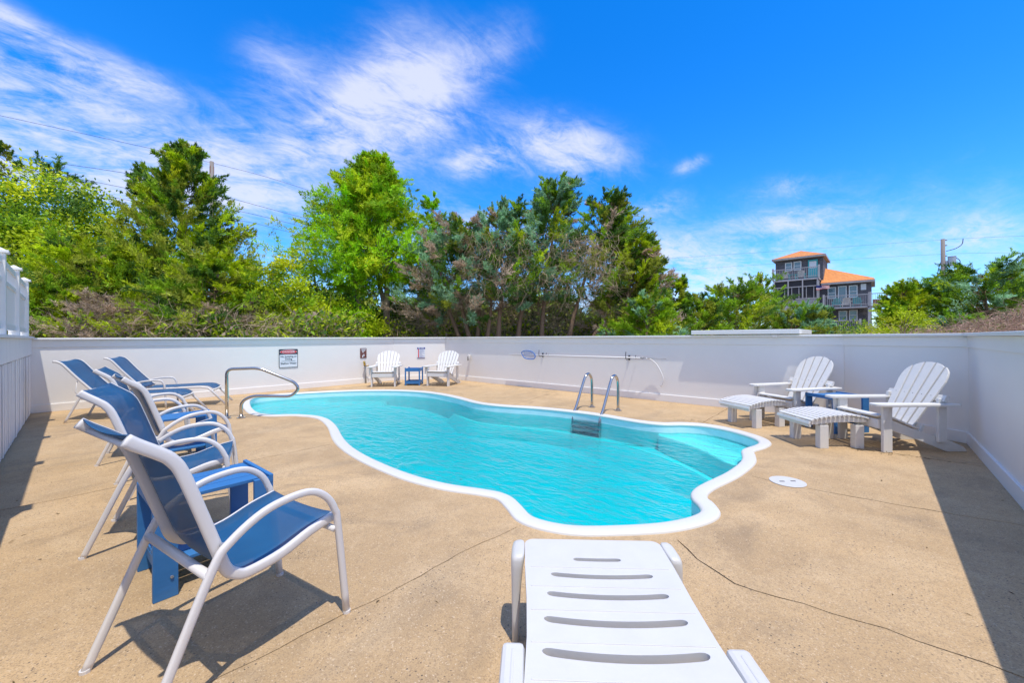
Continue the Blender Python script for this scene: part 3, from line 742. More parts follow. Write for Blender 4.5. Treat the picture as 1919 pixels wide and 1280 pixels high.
def make_footrest(label):
    t = thing('footrest', label, 'footrest', group='white slatted footrests')
    W_ = M['whitewood']
    lg = MB().box((0, 0, .13), (.075, .095, .26)).build('leg', W_, t, bevel=.004); k = 0
    for sx in (-1, 1):
        for y in (.13, -.26):
            s = lg if k == 0 else link(lg.copy(), t); s.location = (sx * .215, y, 0); k += 1
        prof = [(.30, .262), (.30, .285), (.24, .315), (.05, .348), (-.15, .352), (-.34, .322), (-.34, .29), (-.15, .295), (.05, .288)]
        Mx = Matrix.Translation((sx * .232 - .014, 0, 0)) @ Matrix(((0, 0, 1, 0), (1, 0, 0, 0), (0, 1, 0, 0), (0, 0, 0, 1)))
        MB().prism(prof, .028, Mx).build('side_rail', W_, t, bevel=.003)
    cur = catmull([(0, .315, .275), (0, .295, .312), (0, .235, .335), (0, .12, .357), (0, 0, .370), (0, -.15, .373), (0, -.28, .355), (0, -.345, .338)], 6)
    L_ = [0]
    for u, v in zip(cur, cur[1:]): L_.append(L_[-1] + (v - u).length)
    sl = MB().box((0, 0, 0), (.55, .037, .018)).build('slat', W_, t, bevel=.004); ns = 14
    for k in range(ns):
        d = L_[-1] * (k + .35) / (ns - .3); i = 0
        while i < len(cur) - 2 and L_[i + 1] < d: i += 1
        p = cur[i].lerp(cur[i + 1], (d - L_[i]) / (L_[i + 1] - L_[i])); tg = (cur[i + 1] - cur[i])
        s = sl if k == 0 else link(sl.copy(), t); s.location = p; s.rotation_euler.x = math.atan2(-tg.z, -tg.y)
    MB().box((0, .292, .262), (.52, .02, .04)).build('front_rail', W_, t, bevel=.003)
    return t
fr_ = make_footrest('weathered white slatted footrest in front of the armchair nearest the right wall')
fd = Vector((-.75, -.66, 0)); fr_.location = (-.49, 5.90, 0); fr_.rotation_euler.z = face_angle(-.75, -.66)
dup(fr_, (-1.31, 6.52, 0), face_angle(-.55, -.83), 'weathered white slatted footrest near the pool corner, in front of the further armchair')

# ---------------------------------------------------------------- white plastic chaise at the camera
def make_chaise():
    t = thing('plastic_chaise', 'white plastic sun lounger with curved slots, close to the camera', 'lounger')
    # local: +y toward the foot end, x across; seat top z about .36
    wid = .291
    yb = -.60
    # slotted foot panel: sheet with curved slots cut through
    z = .355
    def outline():
        o = []
        for a in np.linspace(0, 90, 7): o.append((wid - .03 + .045 * math.sin(R(a)) - .015, .305 - .05 + .05 * math.cos(R(a))))
        return o
    yf = .30
    outer = [(-wid, yb), (wid, yb), (.284, -.42), (.279, -.28), (.281, -.1), (.289, .1)] + [(wid - .04 + .04 * math.cos(R(a)), yf - .04 + .04 * math.sin(R(a))) for a in np.linspace(0, 90, 6)] + [(-wid + .04 - .04 * math.sin(R(a)), yf - .04 + .04 * math.cos(R(a))) for a in np.linspace(0, 90, 6)] + [(-.289, .1), (-.281, -.1), (-.279, -.28), (-.284, -.42)]
    def slot(yc, hw, hh, bow=.022):
        up, lo = [], []
        for x in [-hw * math.cos(q_ * math.pi / 20) for q_ in range(21)]:
            e = bow * (x / .24) ** 2; r_ = hh * math.sqrt(max(.004, 1 - max(0, (abs(x) - hw + hh * 1.6) / (hh * 1.6)) ** 2))
            up.append((x, yc + e + r_)); lo.append((x, yc + e - r_))
        return lo + up[::-1]
    slots = [slot(.140, .095, .0115, .02), slot(.025, .19, .013), slot(-.092, .21, .0135), slot(-.221, .225, .0145), slot(-.355, .235, .0155), slot(-.478, .235, .0155)]
    o = fill_sheet('foot_panel', outer, slots, .02, 0, M['plastic']); del o['kind']; o.parent = t; o.location = (0, 0, z - .02); add_bevel(o, .005)
    # shallow ribs between the slots
    for y in (.085, -.035, -.16, -.30, -.43): MB().box((0, y, z + .0008), (2 * wid - .05, .006, .003)).build('rib', M['plastic'], t, bevel=.001)
    # turned-down leg frame round the foot end, flush with the panel
    def loft(secs, nm):
        m_ = MB(); n_ = 20
        for (cx, cy, cz, hx, hy) in secs:
            for k in range(n_):
                a = 2 * math.pi * (k + .5) / n_; ca, sa = math.cos(a), math.sin(a)
                m_.v.append((cx + math.copysign(abs(ca) ** .5, ca) * hx, cy + math.copysign(abs(sa) ** .5, sa) * hy, cz))
        for i_ in range(len(secs) - 1):
            for k in range(n_): m_.f.append((i_ * n_ + k, i_ * n_ + (k + 1) % n_, (i_ + 1) * n_ + (k + 1) % n_, (i_ + 1) * n_ + k)); m_.mi.append(0)
        m_.f += [tuple(reversed(range(n_))), tuple(range((len(secs) - 1) * n_, len(secs) * n_))]; m_.mi += [0, 0]
        return m_.build(nm, M['plastic'], t, smooth=True)
    for sx in (-1, 1):
        loft([(sx * (wid + .040), .17, 0, .013, .026), (sx * (wid + .039), .18, .10, .015, .032), (sx * (wid + .036), .20, .22, .020, .050), (sx * (wid + .032), .215, .30, .026, .066), (sx * (wid + .029), .222, .335, .0285, .073), (sx * (wid + .027), .224, .349, .026, .072), (sx * (wid + .022), .224, .3565, .019, .064), (sx * (wid + .014), .224, .3585, .006, .05)], 'leg')
    # main side rails from the seat to the head
    for sx in (-1, 1):
        MB().box((sx * (wid + .027), -.97, z - .028), (.066, 1.32, .075)).build('side_rail', M['plastic'], t, bevel=.014)
        MB().box((sx * (wid + .027), -.97, z - .005), (.010, 1.26, .034)).build('rail_rib', M['plastic'], t, bevel=.004)
        MB().tube([(sx * (wid + .04), -.50, z + .0), (sx * (wid + .04), -.53, z + .03), (sx * (wid + .04), -.62, z + .04), (sx * (wid + .04), -.68, z + .01)], .022, 10).build('hand_grip', M['plastic'], t, smooth=True)
        MB().tube([(sx * (wid + .04), -1.5, z - .05), (sx * (wid + .05), -1.52, 0)], .03, 10, flat=(.02, .034), up=(1, 0, 0)).build('leg', M['plastic'], t, smooth=True)
    outer2 = [(-wid - .0, -1.64), (wid + .0, -1.64), (wid + .0, -.604), (-wid - .0, -.604)]
    slots2 = [slot(y, .235, .0125) for y in np.arange(-1.52, -.70, .12)]
    o = fill_sheet('seat_panel', outer2, slots2, .014, 0, M['plastic']); del o['kind']; o.parent = t; o.location = (0, 0, z - .014); add_bevel(o, .005)
    return t
chz = make_chaise()
p = CW(.332, 1.46); chz.location = p; chz.rotation_euler.z = math.atan2(.674, .739) - R(2.6)

# ---------------------------------------------------------------- pool fittings
def round_path(pts_, r=.09, n=6):
    """polyline with its corners rounded"""
    P = [Vector(p) for p in pts_]; out = [P[0]]
    for a, b, c in zip(P, P[1:], P[2:]):
        u, v = (a - b), (c - b); k = min(r, u.length * .48, v.length * .48); s, e = b + u.normalized() * k, b + v.normalized() * k
        for i in range(n + 1):
            t_ = i / n; out.append(s * (1 - t_) ** 2 + b * 2 * t_ * (1 - t_) + e * t_ ** 2)
    return out + [P[-1]]
t = thing('handrail', 'looped stainless steel handrail at the left pool entry', 'handrail', (-7.53, 1.60, 0))
dd = Vector((.57, .82, 0))
pp = [(0, 0), (0, .78), (.46, .785), (.97, .545), (1.04, .44), (.93, .315), (.36, .345), (.20, .26), (.20, 0)]
MB().tube(round_path([dd * s_ + Vector((0, 0, z)) for s_, z in pp], .10), .0235, 12).build('rail', M['steel'], t, smooth=True)
for s_ in (0, .20):
    c = dd * s_; MB().disc((c.x, c.y, 0), .062, .014, 20).disc((c.x, c.y, .014), .035, .02, 16).build('base_flange', M['steel'], t, bevel=.003)
t = thing('pool_ladder', 'stainless steel pool ladder with two arched grab rails', 'ladder', (-3.5, 6.235, 0))
for sx in (-1, 1):
    x = sx * .255
    pth = [(x, 0, 0), (x, 0, .45), (x, -.06, .585), (x, -.16, .60), (x, -.26, .50), (x, -.50, .09), (x, -.60, -.06), (x, -.62, -.36), (x, -.60, -.40)]
    MB().tube(catmull(pth, 5), .0235, 12).build('grab_rail', M['steel'], t, smooth=True)
    MB().disc((x, 0, 0), .062, .014, 20).disc((x, 0, .014), .035, .02, 16).build('base_flange', M['steel'], t, bevel=.003)
for z in (-.15, -.235, -.32): MB().box((0, -.63, z), (.50, .07, .025)).build('tread', M['dark_steel'], t, bevel=.005)
t = thing('skimmer_cover', 'round white skimmer lid set in the deck right of the pool', 'lid', (-.56, 4.12, .0))
MB().disc((0, 0, .001), .135, .007, 40).build('lid_plate', M['plastic'], t, bevel=.003)
for a in (-1, 1): MB().box((a * .035, a * .035, .0085), (.04, .014, .003), Matrix.Rotation(R(40), 3, 'Z')).build('finger_slot', M['screw'], t)

# skimmer net on its wall pole
t = thing('skimmer_net', 'blue skimmer net on a long white pole hung along the back right wall', 'net', (-5, 7.63, .83))
MB().tube([(-2.05, 0, -.006), (1.55, 0, .01)], .0135, 10).build('pole', M['hose'], t, smooth=True)
MB().tube([(1.53, 0, .01), (1.58, 0, .01)], .019, 10).build('pole_grip', M['pipe'], t, smooth=True)
MB().tube([(1.58, 0, .01), (2.04, 0, .005)], .006, 8).build('handle_rod', M['pipe'], t, smooth=True)
fr2 = catmull([(-1.60, -.03, .06), (-1.42, -.05, .105), (-1.24, -.03, .07), (-1.17, -.02, -.03), (-1.22, -.03, -.10), (-1.40, -.05, -.10), (-1.53, -.04, -.06)], 5, True)
MB().tube(fr2, .010, 8, closed=True).build('net_hoop', M['netblue'], t, smooth=True)
mb = MB(); c0 = sum(fr2, Vector()) / len(fr2)
for k in range(-6, 7):
    for ax in (0, 1):
        # thin crossing threads clipped to the hoop
        o_ = k * .028
        hits = []
        for a, b in zip(fr2, fr2[1:] + fr2[:1]):
            va, vb = ((a.x - c0.x), (b.x - c0.x)) if ax == 0 else ((a.z - c0.z), (b.z - c0.z))
            if (va - o_) * (vb - o_) < 0: hits.append(a.lerp(b, (o_ - va) / (vb - va)))
        if len(hits) >= 2:
            mid = (hits[0] + hits[1]) / 2 + Vector((0, .035, 0)); mb.tube([hits[0], mid, hits[1]], .0022, 4)
mb.build('net_mesh', M['netblue'], t)
for X in (-6.033, -3.77):
    h = thing('wall_hook', 'black double pole hook on the back right wall, ' + ('nearer the blue net' if X < -5 else 'nearer the hanging hose'), 'hook', (X, 7.72, .80), group='pole hooks on the back right wall')
    MB().box((.0, .015, .03), (.03, .02, .10)).build('hook_plate', M['dark_rubber'], h, bevel=.002)
    MB().tube(catmull([(0, .01, .02), (0, -.06, .0), (0, -.115, .0), (0, -.14, .05), (0, -.13, .16)], 4), .007, 8).build('hook_prong', M['dark_rubber'], h, smooth=True)
    MB().tube(catmull([(.18, .01, .05), (.18, -.05, .02), (.18, -.085, .04), (.19, -.08, .09)], 4), .006, 8).build('hook_prong', M['dark_rubber'], h, smooth=True)
h = MB().tube(catmull([(-3.36, 7.62, .835), (-3.28, 7.66, .815), (-3.16, 7.69, .70), (-3.06, 7.70, .50), (-3.05, 7.705, .40), (-3.10, 7.71, .29)], 6), .011, 8).build('vacuum_hose', M['hose'], smooth=True)
tag(h, 'thin white hose drooping down the back right wall from the pole', 'hose')
t = thing('wall_dispenser', 'small white dispenser on the back right wall near the corner armchair', 'dispenser', (-8.70, 7.69, .0))
MB().tube([(0, 0, .62), (0, 0, .775)], .04, 14).build('holder', M['plastic'], t, smooth=True, bevel=.01)
MB().tube([(-.01, -.035, .60), (-.01, -.035, .72)], .014, 10).build('nozzle', M['dark_rubber'], t, smooth=True)
t = thing('hose_bib', 'grey water pipe with brass tap under the brown sign', 'tap', (-10.53, 5.47, 0))
MB().tube([(0, 0, 0), (0, -.02, .54)], .022, 10).build('pipe', M['pipe'], t, smooth=True)
MB().tube([(0, -.03, .50), (.05, -.06, .55), (.06, -.08, .62)], .03, 10).build('tap_body', M['brass'], t, smooth=True)
MB().tube([(.03, .0, .48), (.05, .04, .50), (.05, .06, .46), (.05, .065, .42)], .016, 8).build('spout', M['brass'], t, smooth=True)
MB().tube([(-.015, .03, .45), (-.015, -.06, .42)], .009, 6).build('pipe_clip', M['galv'], t, smooth=True)

# ---------------------------------------------------------------- signs with their lettering
def text(body, size, material, parent, loc, name='lettering', rx=90, ext=.0012, squash=1.0, align='CENTER'):
    cu = bpy.data.curves.new(name, 'FONT'); cu.body = body; cu.size = size; cu.align_x = align; cu.align_y = 'CENTER'; cu.extrude = ext; cu.resolution_u = 2; cu.offset = size * .012
    tmp = bpy.data.objects.new(name, cu); COL.objects.link(tmp); bpy.context.view_layer.update()
    me = bpy.data.meshes.new_from_object(tmp.evaluated_get(bpy.context.evaluated_depsgraph_get())); bpy.data.objects.remove(tmp)
    me.materials.clear(); me.materials.append(material)
    o = bpy.data.objects.new(name, me); link(o, parent); o.location = loc; o.rotation_euler = (R(rx), 0, 0); o.scale = (squash, 1, 1); return o
# local sign frame: x across, -y toward the viewer, z up
t = thing('danger_sign', 'danger sign reading No Jumping or Diving, Shallow Water on the back left wall', 'sign', (WX + .01, 3.507, .776), R(90))
def rrect(w, h, r=.02, n=4):
    o = []
    for cx, cz, a0 in ((w / 2 - r, h / 2 - r, 0), (-w / 2 + r, h / 2 - r, 90), (-w / 2 + r, -h / 2 + r, 180), (w / 2 - r, -h / 2 + r, 270)):
        o += [(cx + r * math.cos(R(a0 + 90 * k / n)), cz + r * math.sin(R(a0 + 90 * k / n))) for k in range(n + 1)]
    return o
FR = Matrix.Rotation(R(90), 4, 'X')   # xy outline stood upright facing -y
MB().prism(rrect(.425, .446), .004, FR).build('plate', M['sign_black'], t)
MB().prism(rrect(.400, .305, .012), .0025, Matrix.Translation((0, -.004, -.061)) @ FR).build('white_field', M['sign_white'], t)
MB().prism([(.195 * math.cos(a), .050 * math.sin(a)) for a in np.linspace(0, 2 * math.pi, 32, endpoint=False)], .0025, Matrix.Translation((0, -.004, .157)) @ FR).build('oval_rim', M['sign_white'], t)
MB().prism([(.187 * math.cos(a), .043 * math.sin(a)) for a in np.linspace(0, 2 * math.pi, 32, endpoint=False)], .0025, Matrix.Translation((0, -.0068, .157)) @ FR).build('red_oval', M['sign_red'], t)
text('DANGER', .066, M['sign_white'], t, (0, -.0105, .157), squash=1.05)
text('No Jumping or', .062, M['sign_black'], t, (0, -.008, .045), squash=.98)
text('Diving', .062, M['sign_black'], t, (0, -.008, -.017), squash=.98)
MB().box((0, -.0075, -.066), (.31, .0025, .006)).build('rule', M['sign_black'], t)
text('Shallow Water', .064, M['sign_black'], t, (0, -.008, -.122), squash=.92)
t = thing('shower_sign', 'small brown sign with white pictogram left of the far armchair', 'sign', (WX + .01, 5.432, .843), R(90))
MB().prism(rrect(.187, .275, .01), .004, FR).build('plate', M['sign_brown'], t)
MB().box((0, -.0055, .105), (.145, .003, .020)).box((0, -.0055, .070), (.095, .003, .020)).build('print_line', M['sign_white'], t)
MB().prism([(-.03, 0), (.03, 0), (.022, .02), (-.022, .02)], .003, Matrix.Translation((-.012, -.004, .018)) @ FR).build('shower_head', M['sign_white'], t)
MB().box((-.022, -.0055, -.088), (.026, .003, .06)).box((.014, -.0055, -.058), (.028, .003, .055)).build('pictogram', M['sign_white'], t)
t = thing('pool_rules_sign', 'white notice with blue header and red stripe above the small blue table', 'sign', (-10.2125 + .01, 7.089 - .006, .815), math.atan2(.877, .48))
MB().prism(rrect(.235, .32, .006), .004, FR).build('plate', M['sign_white'], t)
MB().box((0, -.0055, .135), (.235, .003, .05)).build('blue_header', M['sign_blue'], t)
MB().box((0, -.0055, -.153), (.235, .003, .014)).build('blue_footer', M['sign_blue'], t)
MB().box((-.078, -.0055, -.017), (.026, .003, .25)).build('red_stripe', M['sign_red'], t)
mb = MB()
for k, w in enumerate((.12, .15, .14, .08, .15, .07, .10, .15, .09)): mb.box((-.05 + w / 2, -.0055, .088 - k * .027), (w, .003, .008))
mb.build('print_line', M['sign_line'], t)
MB().box((-.055, -.008, .135), (.07, .003, .018)).box((.04, -.008, .135), (.08, .003, .018)).build('header_print', M['sign_white'], t)

# ---------------------------------------------------------------- house on the right
def xk(x, y): return x * y / 54.5
def zk(z, y): return EYE + (z - EYE) * y / 54.5
hs = thing('beach_house', 'dark shingled house with orange roofs, a tower and railed balconies beyond the trees', 'house', (-4.2, 54.5, 0))
HO = Vector((-4.2, 54.5, 0))
def hb(mb_, name, m_, parent=hs, **k):
    mb_.v = [tuple(Vector(v) - HO) for v in mb_.v]; return mb_.build(name, m_, parent, **k)
hb(MB().box((-6.3, 57, 4.95), (4.35, 5, 9.9)), 'tower_wall', M['house_wall'])
hb(MB().box((-2.2, 57.5, 3.4), (3.85, 6, 6.8)), 'wing_wall', M['house_wall'])
def roof(eave, z0, apex, name):
    (x0, y0, x1, y1) = eave; m_ = MB()
    b = [(x0, y0, z0), (x1, y0, z0), (x1, y1, z0), (x0, y1, z0)]
    m_.add([(*p[:2], p[2] + .16) for p in b] + [apex], [(0, 1, 4), (1, 2, 4), (2, 3, 4), (3, 0, 4)])
    r_ = hb(m_, name, M['house_roof'])
    hb(MB().box(((x0 + x1) / 2, (y0 + y1) / 2, z0 + .075), (x1 - x0 - .02, y1 - y0 - .02, .15)), 'eave', M['grey_wood'], r_)
    # courses of shingles, each a little proud of the one above
    return r_
roof((-8.75, 53.75, -3.85, 59.9), 9.93, (-6.35, 56.8, 11.25), 'tower_roof')
m_ = MB().add([(-4.3, 53.8, 6.98), (0, 53.8, 6.98), (-.1, 57.5, 7.55), (-4.12, 57.0, 8.95), (-.0, 60.5, 7.0), (-4.3, 60.5, 7.0)], [(0, 1, 2, 3), (3, 2, 4, 5), (1, 4, 2)])
wr_ = hb(m_, 'wing_roof', M['house_roof']); hb(MB().box((-2.12, 57, 6.87), (4.26, 6.5, .16)), 'eave', M['grey_wood'], wr_)
def window(x0, x1, z0, z1, y=54.44, material='trim', name='window'):
    f_ = hb(MB().box(((x0 + x1) / 2, y, z1 - .04), (x1 - x0, .10, .08)).box(((x0 + x1) / 2, y, z0 + .04), (x1 - x0, .10, .08)).box((x0 + .04, y, (z0 + z1) / 2), (.08, .10, z1 - z0 - .16)).box((x1 - .04, y, (z0 + z1) / 2), (.08, .10, z1 - z0 - .16)).box(((x0 + x1) / 2, y, (z0 + z1) / 2), (x1 - x0 - .16, .09, .05)), name, M[material])
    hb(MB().box(((x0 + x1) / 2, y + .03, (z0 + z1) / 2), (x1 - x0 - .15, .02, z1 - z0 - .15)), 'pane', M['glass'], f_)
window(-7.55, -6.88, 8.7, 9.66); window(-6.75, -6.04, 8.7, 9.69)
d_ = hb(MB().box((-5.02, 54.45, 8.75), (.85, .09, 1.9)), 'door', M['teal']); hb(MB().box((-5.02, 54.39, 9.15), (.62, .03, .75)), 'door_glass', M['sign_white'], d_)
window(-3.76, -3.06, 5.3, 6.53); window(-2.9, -2.19, 4.6, 6.58); window(-2.02, -1.33, 5.3, 6.58)
window(-2.85, -2.15, 2.94, 3.99); window(-2.02, -1.33, 2.96, 4.01)
hb(MB().box((-.87, 54.46, 6.35), (.42, .05, .62)), 'wall_plaque', M['sign_white'])
def balcony(x0, x1, zt, zb, yf, floor_w=None, step=.15):
    g_ = M['grey_wood']
    hb(MB().box(((x0 + x1) / 2, (yf + 54.4) / 2, zb - .10), (x1 - x0, 54.4 - yf, .18)), 'balcony_floor', g_)
    r_ = hb(MB().box(((x0 + x1) / 2, yf, zt), (x1 - x0, .12, .07)).box(((x0 + x1) / 2, yf, zb + .16), (x1 - x0, .05, .07)), 'railing', g_)
    m_ = MB(); k = int((x1 - x0) / step)
    for j in range(k + 1): m_.box((x0 + (x1 - x0) * j / k, yf - .03, (zt + zb) / 2 + .05), (.034, .03, zt - zb - .05))
    hb(m_, 'baluster', g_, r_, kind='stuff')
    for x in (x0, x1): hb(MB().box((x, yf, (zt + zb) / 2 + .06), (.16, .16, zt - zb + .25)), 'rail_post', g_, r_)
Y1 = 52.7
balcony(xk(-8.73, Y1), xk(-4.5, Y1), zk(8.93, Y1), zk(7.78, Y1), Y1)
# screened porch under the upper balcony
m_ = MB(); x0, x1, z0, z1 = xk(-8.6, Y1), xk(-4.62, Y1), zk(5.5, Y1), zk(7.6, Y1)
for k in range(4): m_.box((x0 + (x1 - x0) * k / 3, Y1, (z0 + z1) / 2), (.11, .11, z1 - z0))
for k in range(6): m_.box((x0 + (x1 - x0) * (k + .5) / 6 if k % 2 else x0 + (x1 - x0) * (k + .5) / 6, Y1 + .01, z0 + .65), (.06, .06, 1.25))
for z in (z0, z0 + 1.3, z1): m_.box(((x0 + x1) / 2, Y1, z), (x1 - x0 + .1, .09, .09))
hb(m_, 'porch_frame', M['grey_wood'])
hb(MB().box(((x0 + x1) / 2, Y1 + .08, (z0 + z1) / 2), (x1 - x0, .02, z1 - z0)), 'porch_screen', M['screenmesh'])
hb(MB().box(((x0 + x1) / 2, (Y1 + 54.4) / 2, z0 / 2 - .05), (x1 - x0, 54.3 - Y1, z0)), 'porch_base', M['grey_wood'])
mb_ = MB()
for k in range(14): mb_.box(((x0 + x1) / 2, Y1 - .03 + .1, z0 - .15 - k * .22), (x1 - x0 - .02, .03, .19), Matrix.Rotation(R(-5), 3, 'X'))
hb(mb_, 'lap_siding', M['grey_wood'])
balcony(xk(-4.1, Y1), xk(-.43, Y1), zk(5.59, Y1), zk(4.42, Y1), Y1)
balcony(xk(-.43, Y1) + .1, xk(.85, Y1), zk(5.61, Y1), zk(4.42, Y1), Y1 - .02)
balcony(xk(-4.3, Y1), xk(-1.13, Y1), zk(2.9, Y1), zk(1.64, Y1), Y1 - .04)
for x in (xk(-.43, Y1), xk(-4.6, Y1), xk(-8.68, Y1)): hb(MB().box((x, Y1 + .1, 2.3 if x > -1 else 3.6), (.22, .2, 4.6 if x > -1 else 7.2)), 'support_post', M['grey_wood'])
hb(MB().box((.45, 55.6, 4.75), (1.3, .06, .7)), 'deck_board', M['redwood'])
def small_chair(name, label, m_, x, y, z, group, m2=None):
    t_ = thing(name, label, 'chair', (x, y, z), 0, group)
    b = MB()
    for k in range(5): b.box((-.24 + k * .12, .02 + .0, .56), (.10, .03, .78 - .10 * abs(k - 2)), Matrix.Rotation(R(14), 3, 'X'))
    b.build('backrest', m_, t_)
    MB().box((0, .28, .32), (.56, .5, .04), Matrix.Rotation(R(8), 3, 'X')).build('seat', m_, t_)
    for sx in (-1, 1): MB().box((sx * .34, .22, .53), (.12, .62, .03)).box((sx * .31, .48, .26), (.05, .08, .52)).box((sx * .31, .0, .26), (.05, .08, .52)).build('arm', m2 or m_, t_)
g1 = 'chairs on the lower balcony of the house'
zc = zk(4.42, Y1)
small_chair('balcony_chair', 'teal slatted chair at the left of the lower balcony of the house', M['teal'], xk(-3.03, 53), 53.0, zc, g1)
small_chair('balcony_chair', 'white slatted chair between the two teal ones on the lower balcony', M['offwhite'], xk(-2.22, 53), 53.0, zc, g1)
small_chair('balcony_chair', 'teal slatted chair at the right of the lower balcony of the house', M['teal'], xk(-1.38, 53), 53.0, zc, g1)
zc = zk(7.78, Y1)
small_chair('balcony_chair', 'white chair with teal arms left of the teal table on the top balcony', M['offwhite'], xk(-7.55, 53), 53.1, zc, 'chairs on the top balcony of the house', M['teal'])
small_chair('balcony_chair', 'white chair with teal arms right of the teal table on the top balcony', M['offwhite'], xk(-6.1, 53), 53.1, zc, 'chairs on the top balcony of the house', M['teal'])
t = thing('balcony_table', 'small teal table between white chairs on the top balcony of the house', 'table', (xk(-6.85, 53), 53.1, zc))
MB().box((0, 0, .5), (.6, .5, .05)).build('tabletop', M['teal'], t)
for sx in (-1, 1): MB().box((sx * .25, 0, .24), (.06, .4, .48)).build('leg', M['teal'], t)
# flag on a short pole by the porch
t = thing('flag', 'striped red and white flag with a blue corner at the porch post', 'flag', (xk(-4.75, 52.5), 52.4, 6.15))
MB().tube([(0, .1, -.05), (1.25, -.1, .52)], .018, 8).build('flag_pole', M['grey_wood'], t)
def flag_patch(name, u0, u1, v0, v1, m_):
    b = MB(); k = 8
    for j in range(k + 1):
        u = u0 + (u1 - u0) * j / k
        for v in (v0, v1): b.v.append((.02 + u * 1.1, .08 * math.sin(u * 7) - .1 * u - .02, .0 + .08 * u + (.50 - .2 * u) * v - .02 * math.sin(u * 9)))
    b.f = [(2 * j, 2 * j + 2, 2 * j + 3, 2 * j + 1) for j in range(k)]; b.mi = [0] * k
    o = b.build(name, m_, t); md = o.modifiers.new('solid', 'SOLIDIFY'); md.thickness = .006
for k in range(9):
    lo_, hi_ = k / 9, (k + 1) / 9
    flag_patch('red_stripe' if k % 2 == 0 else 'white_stripe', 0 if k < 4 else .42, 1, lo_, hi_, M['red'] if k % 2 == 0 else M['white_cloth'])
flag_patch('canton', 0, .415, 4 / 9, 1, M['navy'])

# ---------------------------------------------------------------- utility poles and lines
t = thing('utility_pole', 'weathered wooden utility pole with a grey transformer on the right', 'utility pole', (4.334, 50, 0))
MB().tube([(0, 0, 0), (0, 0, 5), (-.04, 0, 9.56)], [.20, .17, .13], 12).build('pole_shaft', M['pole_wood'], t, smooth=True)
MB().tube([(.48, -.05, 7.2), (.48, -.05, 7.95)], .25, 16).disc((.48, -.05, 7.95), .27, .05, 16).build('transformer', M['galv'], t, bevel=.02)
MB().box((.2, 0, 7.5), (.25, .08, .35)).build('mount', M['galv'], t)
for q in ([(.7, 0, 7.9), (.95, 0, 7.5), (.75, 0, 6.8), (.45, 0, 6.5)], [(.6, 0, 7.2), (.65, 0, 6.8), (.4, 0, 6.6), (.15, 0, 6.4)], [(.15, 0, 8.5), (.7, 0, 8.65), (1.05, 0, 8.95), (1.12, 0, 9.4)], [(-.1, 0, 7.8), (-.3, 0, 7), (-.45, 0, 5.6)]):
    MB().tube(catmull(q, 5), .03, 6).build('cable', M['wire'], t, smooth=True)
for z in (9.45, 8.1, 9.0): MB().tube([(.1, 0, z), (.22, 0, z)], .05, 8).build('insulator', M['pipe'], t, smooth=True)
t = thing('utility_pole', 'top of a wooden utility pole behind the tall left cedar', 'utility pole', tuple(CW((399 - 960) / 746 * 29, 29)))
MB().tube([(0, 0, 0), (0, 0, 14.2)], [.2, .13], 12).build('pole_shaft', M['pole_wood'], t, smooth=True)
MB().box((0, 0, 13.6), (.2, .25, .5)).build('pole_top_mount', M['redwood'], t)
def line(pts_, r, label):
    P = [SP(px, d, py) for px, py, d in pts_]
    o = MB().tube(catmull(P, 10), r * (.9 if pts_[0][0] < 600 else .5), 5).build('power_line', M['wire'], smooth=True); tag(o, label, 'power line')
    o['group'] = 'overhead power lines'
line([(-150, 180, 24), (0, 212, 25), (399, 303, 29), (610, 365, 33), (1000, 500, 42)], .013, 'topmost power line crossing the clouds at left to the hidden pole')
line([(-150, 260, 24), (0, 287, 25), (290, 332, 28), (560, 404, 32), (1000, 520, 42)], .016, 'second power line from the top, above the left trees')
line([(-150, 277, 24), (130, 328, 26), (399, 384, 29), (560, 421, 32), (1000, 540, 42)], .016, 'third power line from the top, dipping behind the left cedar')
line([(-150, 300, 24), (399, 402, 29), (560, 438, 32), (1000, 560, 42)], .014, 'lowest of the dark power lines between the cedar and the bright green tree')
line([(399, 445, 29), (560, 474, 32), (1000, 580, 42)], .010, 'faint low cable between the left cedar and the bright green tree')
pd = 34.0
line([(1200, 489, 44), (1480, 472, 38), (1769, 453, pd), (1930, 446, 31)], .014, 'upper power line running to the top of the right utility pole')
line([(1200, 512, 44), (1500, 494, 38), (1769, 480, pd), (1930, 478, 31)], .014, 'lower power line running to the right utility pole')
line([(1290, 573, 40), (1480, 562, 38), (1660, 545, 35), (1766, 540, pd)], .014, 'low cable from the pole past the house railing')

# ---------------------------------------------------------------- vegetation
def quads(name, V, C, parent, material, kind=None):
    """V: (n,4,3) quads or (n,3,3) triangles, C: (n,3) colours"""
    org = np.array(parent.location) if parent is not None else np.zeros(3)
    mid = V.mean(1) + org
    if name != 'leaf_litter':
        keep = ~((mid[:, 0] > -10.82) & (mid[:, 1] < 7.98)); V = V[keep]; C = C[keep]
    n_ = len(V); me = bpy.data.meshes.new(name)
    q_ = V.shape[1]
    me.vertices.add(n_ * q_); me.vertices.foreach_set('co', V.reshape(-1).astype(np.float32))
    me.loops.add(n_ * q_); me.loops.foreach_set('vertex_index', np.arange(n_ * q_, dtype=np.int32))
    me.polygons.add(n_); me.polygons.foreach_set('loop_start', np.arange(0, n_ * q_, q_, dtype=np.int32)); me.polygons.foreach_set('loop_total', np.full(n_, q_, dtype=np.int32))
    me.materials.append(material)
    a = me.attributes.new('leaf_colour', 'FLOAT_COLOR', 'POINT')
    cc = np.ones((n_, q_, 4), dtype=np.float32); cc[:, :, :3] = C[:, None, :]; a.data.foreach_set('color', cc.reshape(-1))
    me.update(); me.validate()
    o = bpy.data.objects.new(name, me); link(o, parent)
    if kind: o['kind'] = kind
    return o
